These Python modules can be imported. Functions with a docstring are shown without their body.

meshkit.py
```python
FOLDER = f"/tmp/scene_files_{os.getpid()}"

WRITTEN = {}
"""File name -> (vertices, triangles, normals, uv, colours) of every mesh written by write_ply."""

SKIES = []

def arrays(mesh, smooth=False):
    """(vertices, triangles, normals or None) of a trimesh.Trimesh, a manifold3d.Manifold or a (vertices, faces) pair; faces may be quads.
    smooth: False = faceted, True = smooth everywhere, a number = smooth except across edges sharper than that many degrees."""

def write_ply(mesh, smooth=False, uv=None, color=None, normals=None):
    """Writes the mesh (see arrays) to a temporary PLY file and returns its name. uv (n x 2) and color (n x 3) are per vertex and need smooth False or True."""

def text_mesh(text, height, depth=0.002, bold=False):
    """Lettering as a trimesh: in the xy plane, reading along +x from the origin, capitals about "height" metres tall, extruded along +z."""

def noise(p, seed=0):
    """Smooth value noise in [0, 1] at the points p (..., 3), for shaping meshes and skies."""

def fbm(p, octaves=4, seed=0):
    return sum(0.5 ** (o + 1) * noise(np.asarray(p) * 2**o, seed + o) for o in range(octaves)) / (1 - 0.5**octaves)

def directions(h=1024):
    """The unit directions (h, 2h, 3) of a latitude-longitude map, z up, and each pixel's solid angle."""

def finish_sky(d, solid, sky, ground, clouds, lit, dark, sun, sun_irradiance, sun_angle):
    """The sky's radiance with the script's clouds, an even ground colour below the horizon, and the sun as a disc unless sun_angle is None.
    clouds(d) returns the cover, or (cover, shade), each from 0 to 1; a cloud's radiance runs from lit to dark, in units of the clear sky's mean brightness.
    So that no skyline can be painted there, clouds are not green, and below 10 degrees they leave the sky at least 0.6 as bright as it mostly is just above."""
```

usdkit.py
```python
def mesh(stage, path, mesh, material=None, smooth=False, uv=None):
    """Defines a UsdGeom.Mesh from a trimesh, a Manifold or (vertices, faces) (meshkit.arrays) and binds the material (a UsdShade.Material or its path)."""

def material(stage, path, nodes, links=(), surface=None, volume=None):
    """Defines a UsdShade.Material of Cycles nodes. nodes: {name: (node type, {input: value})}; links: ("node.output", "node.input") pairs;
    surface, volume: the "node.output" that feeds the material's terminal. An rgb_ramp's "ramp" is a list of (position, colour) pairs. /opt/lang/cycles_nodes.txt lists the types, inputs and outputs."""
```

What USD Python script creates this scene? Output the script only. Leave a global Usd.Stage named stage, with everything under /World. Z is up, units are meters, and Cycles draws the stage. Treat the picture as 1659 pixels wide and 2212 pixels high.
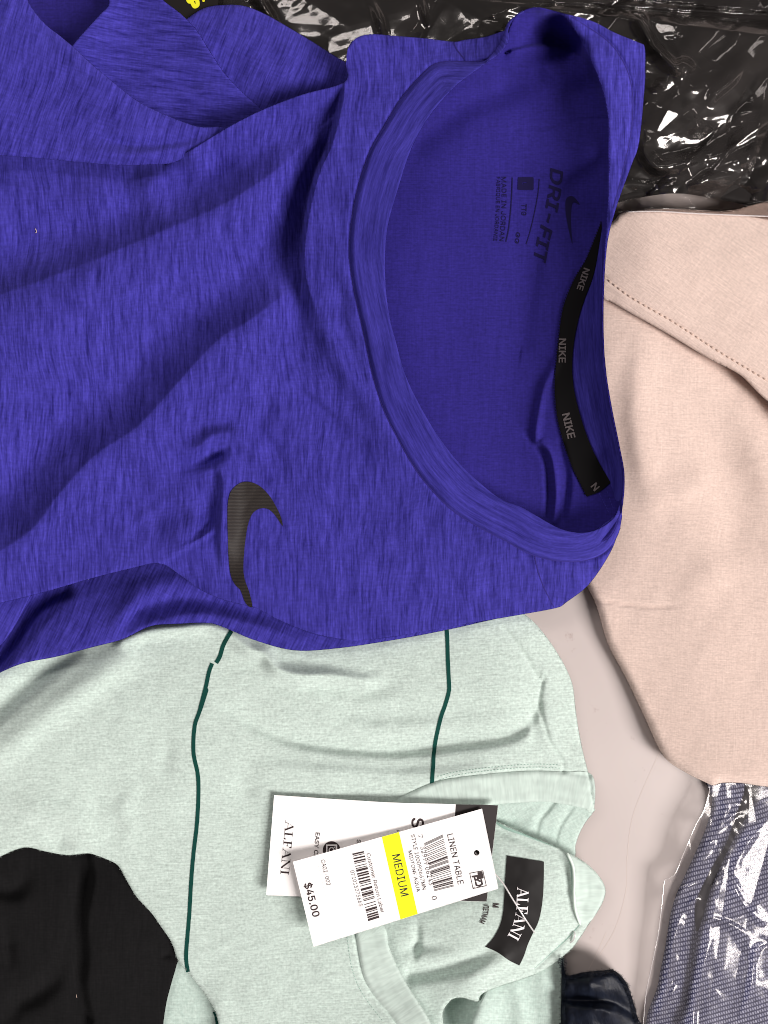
import math, random
import numpy as np, shapely, trimesh, usdkit, meshkit
from shapely.geometry import Polygon, LineString
from scipy.spatial import Delaunay
from scipy.interpolate import RBFInterpolator, LinearNDInterpolator
from pxr import Usd, UsdGeom, UsdLux, UsdShade, Gf, Sdf

random.seed(7); rng = np.random.default_rng(7)
stage = Usd.Stage.CreateInMemory()
UsdGeom.SetStageUpAxis(stage, 'Z'); UsdGeom.SetStageMetersPerUnit(stage, 1.0)
UsdGeom.Xform.Define(stage, '/World'); UsdGeom.Scope.Define(stage, '/World/Looks')

# ------------------------------------------------------------------ camera, lamps, exposure
HC = 0.404                       # the camera looks straight down on the table from 40 cm
W, H = 1659.0, 2212.0            # the layout grid: 1659 x 2212 cells, 0.253 mm each on the table
K = 0.42 / W
cam = UsdGeom.Camera.Define(stage, '/World/camera')
cam.CreateFocalLengthAttr(26.0); cam.CreateHorizontalApertureAttr(26.0 * 0.42 / HC)
cam.CreateFStopAttr(0.0); cam.CreateFocusDistanceAttr(HC - 0.03)
cam.CreateClippingRangeAttr(Gf.Vec2f(0.02, 100)); cam.CreateExposureAttr(0.16)
cam.AddTranslateOp().Set(Gf.Vec3d(0, 0, HC))

def rect_light(name, pos, target, w, h, power, color):
    l = UsdLux.RectLight.Define(stage, '/World/' + name)
    l.CreateWidthAttr(w); l.CreateHeightAttr(h); l.CreateIntensityAttr(power); l.CreateColorAttr(Gf.Vec3f(*color))
    m = Gf.Matrix4d(); m.SetLookAt(Gf.Vec3d(*pos), Gf.Vec3d(*target), Gf.Vec3d(0, 1, 0.01)); l.AddTransformOp().Set(m.GetInverse())
rect_light('ceiling_lamp', (1.62, -1.00, 1.50), (0, 0, 0), 1.15, 0.8, 31.5, (1.0, 0.945, 0.915))
rect_light('ceiling_lamp_001', (-1.10, 1.30, 2.1), (0, 0, 0), 1.2, 0.5, 10.0, (1.0, 0.93, 0.90))
rect_light('ceiling_lamp_002', (1.2, 1.5, 2.2), (0, 0, 0), 1.2, 0.3, 4.0, (1.0, 0.93, 0.90))
dome = UsdLux.DomeLight.Define(stage, '/World/room_light'); dome.CreateIntensityAttr(1.0)
dm = usdkit.material(stage, '/World/Looks/room_light', {'b': ('background_shader', {'color': (1.0, 0.93, 0.89), 'strength': 0.13})}, surface='b.background')
UsdShade.MaterialBindingAPI.Apply(dome.GetPrim()).Bind(dm)

# ------------------------------------------------------------------ helpers
def P(u, v, z):
    """A cell of the layout grid and a height in mm -> metres."""
    z = np.asarray(z, float) / 1000; s = K * (HC - z) / HC
    return np.stack([(np.asarray(u, float) - W / 2) * s, (H / 2 - np.asarray(v, float)) * s, z + 0 * s], -1)
def crop(x0, y0, k):
    return lambda pts: [((x0 + p[0] / k) / 1.82278, (y0 + p[1] / k) / 1.82278) for p in pts]
c1, c2, c3, c4, c5, c6 = (crop(a, b, 1.09722) for b in (0, 1344, 2688) for a in (0, 1512))
TG = crop(1000, 3080, 1.659); LB = crop(1850, 3280, 3.0164); DN = crop(2200, 3000, 2.0133); DF = crop(1880, 620, 2.676); TP = crop(2400, 0, 2.572); BG = crop(2300, 760, 2.2914)

def smooth_path(pts, n=8, closed=False):
    p = np.asarray(pts, float); m = len(p); out = []
    for i in range(m if closed else m - 1):
        g = (lambda j: p[j % m]) if closed else (lambda j: p[min(max(j, 0), m - 1)])
        a, b, c, d = g(i - 1), g(i), g(i + 1), g(i + 2)
        for t in np.arange(n) / n:
            out.append(0.5 * (2 * b + (c - a) * t + (2 * a - 5 * b + 4 * c - d) * t * t + (3 * b - a - 3 * c + d) * t ** 3))
    if not closed: out.append(p[-1])
    return np.array(out)

def along(path, u, v):
    """Signed distance (right of the direction of travel, seen on the layout, is positive), arc position 0..1 and arc length."""
    p = np.asarray(path, float); q = np.stack([np.ravel(u), np.ravel(v)], -1)
    seg = p[1:] - p[:-1]; L = np.linalg.norm(seg, axis=1); cum = np.concatenate([[0], np.cumsum(L)])
    best = np.full(len(q), 1e18); sd = np.zeros(len(q)); arc = np.zeros(len(q))
    for i in range(len(seg)):
        if L[i] < 1e-9: continue
        r = q - p[i]; t = np.clip(r @ seg[i] / L[i] ** 2, 0, 1); d = r - t[:, None] * seg[i]; d2 = (d * d).sum(1); k = d2 < best
        best[k] = d2[k]; cr = seg[i][0] * r[:, 1] - seg[i][1] * r[:, 0]
        sd[k] = (np.sqrt(d2) * np.where(cr >= 0, 1, -1))[k]; arc[k] = (cum[i] + t * L[i])[k]
    s = np.shape(u)
    return sd.reshape(s), (arc / cum[-1]).reshape(s), arc.reshape(s)

class Fold:
    """A crease: amp (mm, one value per point of the path or one for all), widths (cells) left and right of the path."""
    def __init__(self, pts, amp, wl, wr, taper=True, power=2.0, n=6):
        self.path = smooth_path(pts, n); a = np.full(len(pts), float(amp)) if np.ndim(amp) == 0 else np.asarray(amp, float)
        if np.ndim(amp) == 0 and taper: a[0] *= 0.0; a[-1] *= 0.0
        self.a, self.wl, self.wr, self.power = a, wl, wr, power
        l = np.concatenate([[0], np.cumsum(np.linalg.norm(np.diff(np.asarray(pts, float), axis=0), axis=1))]); self.t = l / l[-1]
    def __call__(self, u, v):
        u, v = np.asarray(u, float), np.asarray(v, float); out = np.zeros(u.shape); R = 3.2 * max(self.wl, self.wr)
        lo, hi = self.path.min(0) - R, self.path.max(0) + R; k = (u > lo[0]) & (u < hi[0]) & (v > lo[1]) & (v < hi[1])
        if k.any():
            d, t, _ = along(self.path, u[k], v[k]); w = np.where(d > 0, self.wr, self.wl)
            out[k] = np.interp(t, self.t, self.a) * np.exp(-(np.abs(d) / w) ** self.power)
        return out

def surface(points, folds=(), noise=(), smoothing=0.0, gain=1.3):
    p = np.array(points, float)
    f = RBFInterpolator(p[:, :2] / 500, p[:, 2], kernel='thin_plate_spline', smoothing=smoothing)
    def z(u, v):
        u, v = np.asarray(u, float), np.asarray(v, float)
        out = f(np.stack([u.ravel(), v.ravel()], -1) / 500).reshape(u.shape)
        for g in folds: out = out + g(u, v) * (gain if max(g.wl, g.wr) > 9 else 1.0)
        for amp, sx, sy, seed, *ang in noise:
            ca, sa = (math.cos(ang[0]), math.sin(ang[0])) if ang else (1, 0); uu, vv = ca * u + sa * v, -sa * u + ca * v
            out = out + amp * (meshkit.fbm(np.stack([uu / sx, vv / sy, 0 * u + seed * 7.3], -1), 3, seed) - 0.5)
        return out
    return z

LOOK = {}
def numbered(path):
    if not stage.GetPrimAtPath(path): return path
    k = 1
    while stage.GetPrimAtPath(f'{path}_{k:03d}'): k += 1
    return f'{path}_{k:03d}'
def tag(prim, label=None, cat=None, group=None, kind=None):
    for k, x in (('label', label), ('category', cat), ('group', group), ('kind', kind)):
        if x: prim.SetCustomDataByKey(k, x)
    return prim
def thing(name, label, cat, loc=(W / 2, H / 2, 0), group=None):
    x = UsdGeom.Xform.Define(stage, numbered('/World/' + name))
    o = P(*loc); x.AddTranslateOp().Set(Gf.Vec3d(*map(float, o)))
    t = tag(x.GetPrim(), label, cat, group); t_origin[str(t.GetPath())] = o
    return t
t_origin = {}
def origin(path):
    for k, o in t_origin.items():
        if path == k or path.startswith(k + '/'): return o
    return np.zeros(3)
def put(name, verts, faces, mat, parent=None, uv=None, label=None, smooth=True):
    base = str(parent.GetPath()) if parent is not None else '/World'
    v = np.asarray(verts, float) - origin(base)
    m = usdkit.mesh(stage, numbered(f'{base}/{name}'), (v, faces), LOOK[mat], smooth=True if uv is not None else smooth, uv=uv)
    return tag(m.GetPrim(), label)

class Sheet:
    """A piece of cloth, card or film lying over an outline of the layout, at a height z(u, v) in mm, its edges rolled with radius r mm."""
    def __init__(self, outline, z, r=1.6, step=4.0, closed_n=6, holes=(), straight=False):
        p = np.asarray(outline, float) if straight else smooth_path(outline, closed_n, True)
        g = Polygon(p).buffer(0)
        if g.geom_type != 'Polygon': g = max(g.geoms, key=lambda x: x.area)
        self.poly, self.zf, self.r, self.step, self.holes = g, z, r, step, holes
        self.edge = LineString(g.exterior.coords); shapely.prepare(self.poly)
    def z(self, u, v):
        u, v = np.asarray(u, float), np.asarray(v, float); z = self.zf(u, v)
        if self.r > 0:
            w = self.r / (K * 1000); d = shapely.distance(shapely.points(u.ravel(), v.ravel()), self.edge).reshape(u.shape)
            x = np.clip(1 - d / w, 0, 1); z = z - self.r * (1 - np.sqrt(np.maximum(1 - x * x, 0)))
        return z
    def over(self, u, v, gap=0.0):
        """Height where the sheet lies, -100 elsewhere."""
        k = shapely.contains_xy(self.poly, np.ravel(u), np.ravel(v)).reshape(np.shape(u)); out = np.full(np.shape(u), -100.0)
        if k.any(): out[k] = self.z(np.asarray(u)[k], np.asarray(v)[k]) + gap
        return out
    def mesh(self, drop=2.0, inset=2.5):
        st = self.step; x0, y0, x1, y1 = self.poly.bounds
        gu, gv = np.meshgrid(np.arange(x0, x1 + st, st), np.arange(y0, y1 + st, st)); gu[1::2] += st / 2
        q = np.stack([gu.ravel(), gv.ravel()], -1); q = q[shapely.contains_xy(self.poly, q[:, 0], q[:, 1])]
        pts = shapely.points(q)
        body = self.poly
        q = q[shapely.distance(pts, self.edge) > st * 0.6]
        n = max(int(self.edge.length / (st * 0.8)), 8); s = np.arange(n) / n * self.edge.length
        c = np.asarray(self.poly.exterior.coords); cl = np.concatenate([[0], np.cumsum(np.linalg.norm(np.diff(c, axis=0), axis=1))])
        b = np.stack([np.interp(s, cl, c[:, 0]), np.interp(s, cl, c[:, 1])], -1)
        if len(c) < 12: b = np.vstack([b, c[:-1]]); o = np.argsort([self.edge.project(shapely.Point(*x)) for x in b]); b = b[o]
        extra = []
        if self.r > 0:                                            # a denser ring just inside the edge, for the roll
            w = self.r / (K * 1000)
            for f in (0.12, 0.4):
                ring = self.poly.buffer(-max(f * w, 0.5))
                for g in getattr(ring, 'geoms', [ring]):
                    if g.is_empty: continue
                    e = LineString(g.exterior.coords); m = max(int(e.length / st), 4)
                    extra.append(np.array([e.interpolate(x).coords[0] for x in np.arange(m) / m * e.length]))
            if extra:
                q = q[shapely.distance(shapely.points(q), self.edge) > 0.55 * w + 0.3 * st] if len(q) else q
        for h in self.holes:
            q = q[~shapely.contains_xy(h.buffer(st * 0.4), q[:, 0], q[:, 1])]; e = LineString(h.exterior.coords); extra.append(np.array(h.exterior.coords)[:-1])
            body = body.difference(h.buffer(-1e-3))
        a = np.vstack([b, q, *extra]); nb = len(b)
        a[:, :] += 0
        tri = Delaunay(a + rng.normal(0, 1e-4, a.shape)).simplices
        ce = a[tri].mean(1); k = shapely.contains_xy(body.buffer(0.3), ce[:, 0], ce[:, 1])
        e1, e2 = a[tri[:, 1]] - a[tri[:, 0]], a[tri[:, 2]] - a[tri[:, 0]]; area = e1[:, 0] * e2[:, 1] - e1[:, 1] * e2[:, 0]
        tri = tri[k & (np.abs(area) > 1e-3)]; area = area[k & (np.abs(area) > 1e-3)]
        tri[area > 0] = tri[area > 0][:, ::-1]                     # v runs down: faces that look up
        z = self.z(a[:, 0], a[:, 1])
        nrm = np.roll(b, -1, 0) - np.roll(b, 1, 0); nrm = np.stack([-nrm[:, 1], nrm[:, 0]], -1); nrm /= np.maximum(np.linalg.norm(nrm, axis=1, keepdims=True), 1e-9)
        if not self.poly.exterior.is_ccw: nrm = -nrm
        low = b + nrm * inset; uvp = np.vstack([a, b + nrm * 0.01 + 0 * low]); n0 = len(a)
        zz = np.concatenate([z, z[:nb] - drop]); pos = np.vstack([P(a[:, 0], a[:, 1], z), P(low[:, 0], low[:, 1], z[:nb] - drop)])
        i = np.arange(nb); j = (i + 1) % nb
        sk = np.vstack([np.stack([i, j, n0 + j], -1), np.stack([i, n0 + j, n0 + i], -1)])
        if self.poly.exterior.is_ccw: sk = sk[:, ::-1]
        return pos, np.vstack([tri, sk]), uvp
    def build(self, name, mat, parent, rot=0.0, warp=0.0, seed=0, drop=2.0, inset=2.5, uvfun=None, label=None):
        pos, f, uvp = self.mesh(drop, inset)
        if uvfun: uv = uvfun(uvp[:, 0], uvp[:, 1])
        else:
            x, y = uvp[:, 0], -uvp[:, 1]
            if warp:
                q = np.stack([x / 170, y / 170, 0 * x + seed], -1); x = x + warp * (meshkit.fbm(q, 2, seed + 3) - 0.5); y = y + warp * (meshkit.fbm(q + 9.1, 2, seed + 5) - 0.5)
            c, s = math.cos(rot), math.sin(rot); uv = np.stack([c * x + s * y, -s * x + c * y], -1)
        return put(name, pos, f, mat, parent, uv * K + seed * 0.37, label)

def ribbon(path, width, sheet, lift=0.2, n=6, step=4.0):
    """A flat strip lying on a sheet. width: one value or one per point of the path."""
    w = np.full(len(path), float(width)) if np.ndim(width) == 0 else np.asarray(width, float)
    p = smooth_path(np.column_stack([path, w]), n); wd = p[:, 2]; p = p[:, :2]
    d = np.gradient(p, axis=0); nn = np.stack([-d[:, 1], d[:, 0]], -1); nn /= np.maximum(np.linalg.norm(nn, axis=1, keepdims=True), 1e-9)
    rows = [p + nn * (s * wd[:, None] / 2) for s in (-1, -0.35, 0.35, 1)]
    a = np.vstack(rows); m = len(p); z = sheet.z(a[:, 0], a[:, 1]) + lift
    i = np.arange(m - 1); f = []
    for r in range(3):
        q = r * m + i; f += [np.stack([q, q + m, q + 1], -1), np.stack([q + 1, q + m, q + m + 1], -1)]
    ln = np.concatenate([[0], np.cumsum(np.linalg.norm(np.diff(p, axis=0), axis=1))])
    uv = np.column_stack([np.tile(ln, 4), np.repeat([-1, -.35, .35, 1], m) * np.tile(wd, 4) / 2]) * K
    return P(a[:, 0], a[:, 1], z), np.vstack(f)[:, ::-1], uv

def tube(points, r, sides=6):
    """points: (u, v, z mm); r in mm."""
    p = P(*np.asarray(points, float).T); d = np.gradient(p, axis=0); d /= np.linalg.norm(d, axis=1, keepdims=True)
    up = np.tile([0.0, 0, 1], (len(p), 1)); s = np.cross(d, up); s /= np.maximum(np.linalg.norm(s, axis=1, keepdims=True), 1e-9); t = np.cross(s, d)
    a = np.arange(sides) / sides * 2 * np.pi; rr = np.broadcast_to(r, len(p))[:, None, None] / 1000
    v = (p[:, None] + rr * (np.cos(a)[None, :, None] * s[:, None] + np.sin(a)[None, :, None] * t[:, None])).reshape(-1, 3)
    i, j = np.meshgrid(np.arange(len(p) - 1), np.arange(sides), indexing='ij'); q = (i * sides + j).ravel(); q1 = (i * sides + (j + 1) % sides).ravel()
    return v, np.vstack([np.stack([q, q1, q1 + sides], -1), np.stack([q, q1 + sides, q + sides], -1)])

def flat_polys(shape, sheet, lift=0.15, dens=6.0):
    """Shapely shape in layout cells -> a thin print lying on the sheet."""
    V, F, n = [], [], 0
    for g in [q for w in shapely.get_parts(shape) for q in shapely.get_parts(w.buffer(0))]:
        if g.is_empty or g.area < 0.05: continue
        g = g.segmentize(dens); x0, y0, x1, y1 = g.bounds
        ring = [np.asarray(r.coords)[:-1] for r in (g.exterior, *g.interiors)]
        gu, gv = np.meshgrid(np.arange(x0, x1, dens), np.arange(y0, y1, dens)); q = np.stack([gu.ravel(), gv.ravel()], -1)
        if len(q): q = q[shapely.contains_xy(g.buffer(-dens * 0.35), q[:, 0], q[:, 1])]
        a = np.vstack([*ring, q])
        if len(a) < 3: continue
        t = Delaunay(a + rng.normal(0, 1e-5, a.shape)).simplices; c = a[t].mean(1); t = t[shapely.contains_xy(g, c[:, 0], c[:, 1])]
        e1, e2 = a[t[:, 1]] - a[t[:, 0]], a[t[:, 2]] - a[t[:, 0]]; s = e1[:, 0] * e2[:, 1] - e1[:, 1] * e2[:, 0]; t[s > 0] = t[s > 0][:, ::-1]
        V.append(a); F.append(t + n); n += len(a)
    a, f = np.vstack(V), np.vstack(F); used, f = np.unique(f, return_inverse=True); a, F = a[used], [f.reshape(-1, 3)]
    return P(a[:, 0], a[:, 1], sheet.z(a[:, 0], a[:, 1]) + lift), np.vstack(F)

def glyphs(text, bold=False):
    """Lettering as a shapely shape, capitals 1 tall, reading along +x."""
    m = meshkit.text_mesh(text, 1.0, 0.1, bold); v, f = m.vertices, m.faces
    k = (np.abs(v[f][:, :, 2] - 0.1) < 1e-6).all(1)
    return shapely.union_all([Polygon(v[t][:, :2]).buffer(0.004) for t in f[k]])
def serif(text, thin=0.05, thick=0.15):
    """Didone capitals built of strokes: A L F N I."""
    def bar(x0, y0, x1, y1, w): return LineString([(x0, y0), (x1, y1)]).buffer(w / 2, cap_style='flat')
    def sf(x, y, w): return shapely.box(x - w / 2, y, x + w / 2, y + 0.045)
    G = {'A': (0.80, [bar(0.07, 0, 0.40, 1, thin), bar(0.38, 1.0, 0.70, 0, thick), bar(0.2, 0.34, 0.56, 0.34, thin), sf(0.07, 0, .24), sf(0.70, 0, .32)]),
         'L': (0.66, [bar(0.18, 0, 0.18, 1, thick), sf(0.18, 0, .34), sf(0.18, .955, .34), shapely.box(.18, 0, .6, .05), Polygon([(.6, 0), (.6, .3), (.56, .3), (.48, .04)])]),
         'F': (0.62, [bar(0.18, 0, 0.18, 1, thick), sf(0.18, 0, .34), shapely.box(.02, .95, .56, 1), Polygon([(.56, 1), (.56, .72), (.52, .72), (.44, .96)]), bar(.18, .5, .42, .5, thin), bar(.42, .38, .42, .62, thin)]),
         'N': (0.84, [bar(0.14, 0, 0.14, 1, thin), bar(0.12, 1, 0.68, 0.02, thick), bar(0.68, 0, 0.68, 1, thin), sf(.14, 0, .26), sf(.10, .955, .24), sf(.68, .955, .26)]),
         'I': (0.38, [bar(.17, 0, .17, 1, thick), sf(.17, 0, .34), sf(.17, .955, .34)])}
    x, out = 0, []
    for ch in text:
        w, parts = G[ch]; out += [shapely.affinity.translate(q, x, 0) for q in parts]; x += w
    return shapely.union_all(out)
def text_shape(shape, start, end, cap, slant=0.0):
    """The lettering laid from start to end (layout cells) along its base line, capitals cap cells tall; tops to the right of the way when it reads down."""
    x0, _, x1, _ = shape.bounds; s, e = np.array(start, float), np.array(end, float); L = np.linalg.norm(e - s); d = (e - s) / L; up = np.array([d[1], -d[0]]); k = L / (x1 - x0)
    return shapely.affinity.affine_transform(shape, [d[0] * k, up[0] * cap + slant * d[0] * cap, d[1] * k, up[1] * cap + slant * d[1] * cap, s[0] - d[0] * k * x0, s[1] - d[1] * k * x0])
def bent(shape, path, cap, slant=0.0):
    """As text_shape, along a bent base line."""
    p = smooth_path(path, 10); l = np.concatenate([[0], np.cumsum(np.linalg.norm(np.diff(p, axis=0), axis=1))]); x0, _, x1, _ = shape.bounds; k = l[-1] / (x1 - x0)
    d = np.gradient(p, axis=0); d /= np.linalg.norm(d, axis=1, keepdims=True)
    def f(q):
        s = (q[:, 0] - x0) * k + slant * q[:, 1] * cap; b = np.stack([np.interp(s, l, p[:, 0]), np.interp(s, l, p[:, 1])], -1)
        t = np.stack([np.interp(s, l, d[:, 0]), np.interp(s, l, d[:, 1])], -1)
        return b + np.stack([t[:, 1], -t[:, 0]], -1) * (q[:, 1:2] * cap)
    return shapely.transform(shape.segmentize(0.15), f)
def prints(name, shape, sheet, mat, parent, lift=0.15, dens=6.0, label=None):
    v, f = flat_polys(shape, sheet, lift, dens); return put(name, v, f, mat, parent, None, label, smooth=True)

# ------------------------------------------------------------------ looks
def look(name, nodes, links=(), surface='p.BSDF'):
    LOOK[name] = usdkit.material(stage, '/World/Looks/' + name, nodes, links, surface)
def plain(name, color, rough=0.7, spec=0.3, **kw):
    look(name, {'p': ('principled_bsdf', {'base_color': color, 'roughness': rough, 'specular_ior_level': spec, **kw})})

def knit(name, dark, light, streak=(1000, 80), streak2=(330, 30), lo=0.34, hi=0.66, row=0.0017, rowdepth=0.17, wale=0.0011, rough=0.9, sheen=0.05, bump=0.25, translucent=0.0, blotch=0.0):
    n = {'uv': ('uvmap', {}), 'm1': ('mapping', {'scale': (*streak, 1)}), 'm2': ('mapping', {'scale': (*streak2, 1)}),
         'n1': ('noise_texture', {'scale': 1.0, 'detail': 3.0, 'roughness': 0.62}), 'n2': ('noise_texture', {'scale': 1.0, 'detail': 2.0}),
         'mx': ('mix_float', {'fac': 0.36}), 'r': ('rgb_ramp', {'ramp': [(lo, dark), (hi, light)]}),
         'm3': ('mapping', {'scale': (0.62 / wale, 0.95 / row, 1)}), 'm4': ('mapping', {'scale': (0.10 / wale, 1.5 / row, 1)}),
         'g1': ('noise_texture', {'scale': 1.0, 'detail': 1.0, 'distortion': 0.3}), 'g2': ('noise_texture', {'scale': 1.0, 'detail': 1.0}), 'wm': ('mix_float', {'fac': 0.45}),
         'wn': ('map_range', {'from_min': 0.30, 'from_max': 0.70, 'to_min': 1 - rowdepth, 'to_max': 1 + rowdepth}),
         'c': ('vector_math', {'math_type': 'scale'}),
         'bp': ('bump', {'strength': bump, 'distance': 0.0004}),
         'p': ('principled_bsdf', {'roughness': rough, 'specular_ior_level': 0.15, 'sheen_weight': sheen, 'sheen_roughness': 0.5, 'diffuse_roughness': 0.5, 'sheen_tint': tuple(min(1, 0.35 + x) for x in light)})}
    l = [('uv.UV', 'm1.vector'), ('uv.UV', 'm2.vector'), ('m1.vector', 'n1.vector'), ('m2.vector', 'n2.vector'), ('n1.fac', 'mx.a'), ('n2.fac', 'mx.b'), ('mx.result', 'r.fac'),
         ('uv.UV', 'm3.vector'), ('uv.UV', 'm4.vector'), ('m3.vector', 'g1.vector'), ('m4.vector', 'g2.vector'), ('g1.fac', 'wm.a'), ('g2.fac', 'wm.b'), ('wm.result', 'wn.value'), ('r.color', 'c.vector1'), ('wn.result', 'c.scale'),
         ('c.vector', 'p.base_color'), ('wm.result', 'bp.height'), ('bp.normal', 'p.normal')]
    s = 'p.BSDF'
    if translucent:
        n |= {'t': ('translucent_bsdf', {}), 'mc': ('mix_closure', {'fac': translucent})}
        l += [('c.vector', 't.color'), ('p.BSDF', 'mc.closure1'), ('t.BSDF', 'mc.closure2')]; s = 'mc.closure'
    look(name, n, l, s)

PD, PL = (0.0130, 0.0095, 0.130), (0.060, 0.049, 0.385)
knit('heather_knit', PD, PL)
knit('heather_band', PD, PL, streak=(45, 700), streak2=(18, 300), lo=0.30, hi=0.72, row=0.0008, wale=0.0016)
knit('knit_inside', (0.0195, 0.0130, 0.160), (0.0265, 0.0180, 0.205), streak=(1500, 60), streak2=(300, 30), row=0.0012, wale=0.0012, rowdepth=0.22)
MD, ML = (0.515, 0.615, 0.567), (0.635, 0.73, 0.68)
knit('mint_knit', MD, ML, streak=(1300, 160), streak2=(330, 500), lo=0.25, hi=0.70, row=0.0012, wale=0.0010, rowdepth=0.20, sheen=0.08, translucent=0.16, bump=0.3)
knit('mint_rib', MD, ML, streak=(900, 60), streak2=(500, 30), lo=0.25, hi=0.7, row=0.008, wale=0.0011, rowdepth=0.13, sheen=0.08, translucent=0.12, bump=0.5)
knit('mint_under', (0.46, 0.575, 0.525), (0.58, 0.69, 0.635), streak=(1100, 160), streak2=(300, 500), row=0.0013, wale=0.0011, rowdepth=0.14, sheen=0.05, translucent=0.1)
knit('black_knit', (0.0050, 0.0049, 0.0054), (0.0080, 0.0076, 0.0082), row=0.0012, wale=0.0012, rowdepth=0.2, sheen=0.0, rough=1.0)
knit('linen', (0.60, 0.47, 0.415), (0.73, 0.59, 0.525), streak=(1700, 60), streak2=(60, 1500), lo=0.28, hi=0.72, row=0.0010, wale=0.0010, rowdepth=0.13, sheen=0.05, bump=0.3)
plain('black_lining', (0.010, 0.0082, 0.008), 0.7, 0.12)
plain('black_tape', (0.006, 0.0055, 0.006), 0.85, 0.08)
plain('label_black', (0.008, 0.0068, 0.0068), 0.6, 0.2)
plain('tape_thread', (0.10, 0.083, 0.085), 0.7)
plain('dark_print', (0.010, 0.0075, 0.045), 0.8, 0.08)
plain('ink', (0.032, 0.020, 0.021), 0.6)
plain('soft_ink', (0.09, 0.07, 0.07), 0.6)
plain('grey_ink', (0.5, 0.47, 0.46), 0.6)
plain('card_white', (0.95, 0.92, 0.91), 0.55, 0.3)
plain('card_black', (0.020, 0.015, 0.015), 0.5, 0.35)
plain('fluorescent_yellow', (0.86, 0.90, 0.012), 0.55, 0.2)
plain('yellow_print', (0.72, 0.70, 0.01), 0.6)
plain('white_thread', (0.80, 0.76, 0.77), 0.7)
plain('mint_plain', (0.60, 0.69, 0.63), 0.9, 0.1)
plain('seam_mint', (0.30, 0.44, 0.38), 0.9, 0.1)
plain('stripe_green', (0.006, 0.050, 0.040), 0.9, 0.1)
plain('seam_purple', (0.030, 0.022, 0.16), 0.9, 0.1)
plain('linen_thread', (0.52, 0.39, 0.33), 0.85, 0.1)
look('nylon', {'p': ('principled_bsdf', {'base_color': (0.85, 0.80, 0.80), 'roughness': 0.18, 'transmission_weight': 0.55, 'ior': 1.45})})
look('rubber_print', {'uv': ('uvmap', {}), 'w': ('wave_texture', {'wave_type': 'bands', 'bands_direction': 'y', 'scale': 2 * math.pi / 20 / 0.0017, 'distortion': 0.6, 'detail': 1.0}),
     'mm': ('mapping', {'scale': (900, 1400, 1)}), 'w2': ('noise_texture', {'scale': 1.0, 'detail': 1.0}), 'm': ('math', {'math_type': 'multiply'}),
     'r': ('rgb_ramp', {'ramp': [(0.0, (0.010, 0.007, 0.007)), (0.5, (0.021, 0.016, 0.014))]}), 'b': ('bump', {'strength': 0.3, 'distance': 0.0004}),
     'p': ('principled_bsdf', {'roughness': 0.62, 'specular_ior_level': 0.25})},
     [('uv.UV', 'w.vector'), ('uv.UV', 'mm.vector'), ('mm.vector', 'w2.vector'), ('w.fac', 'm.value1'), ('w2.fac', 'm.value2'), ('m.value', 'r.fac'), ('r.color', 'p.base_color'), ('m.value', 'b.height'), ('b.normal', 'p.normal')])
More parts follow.
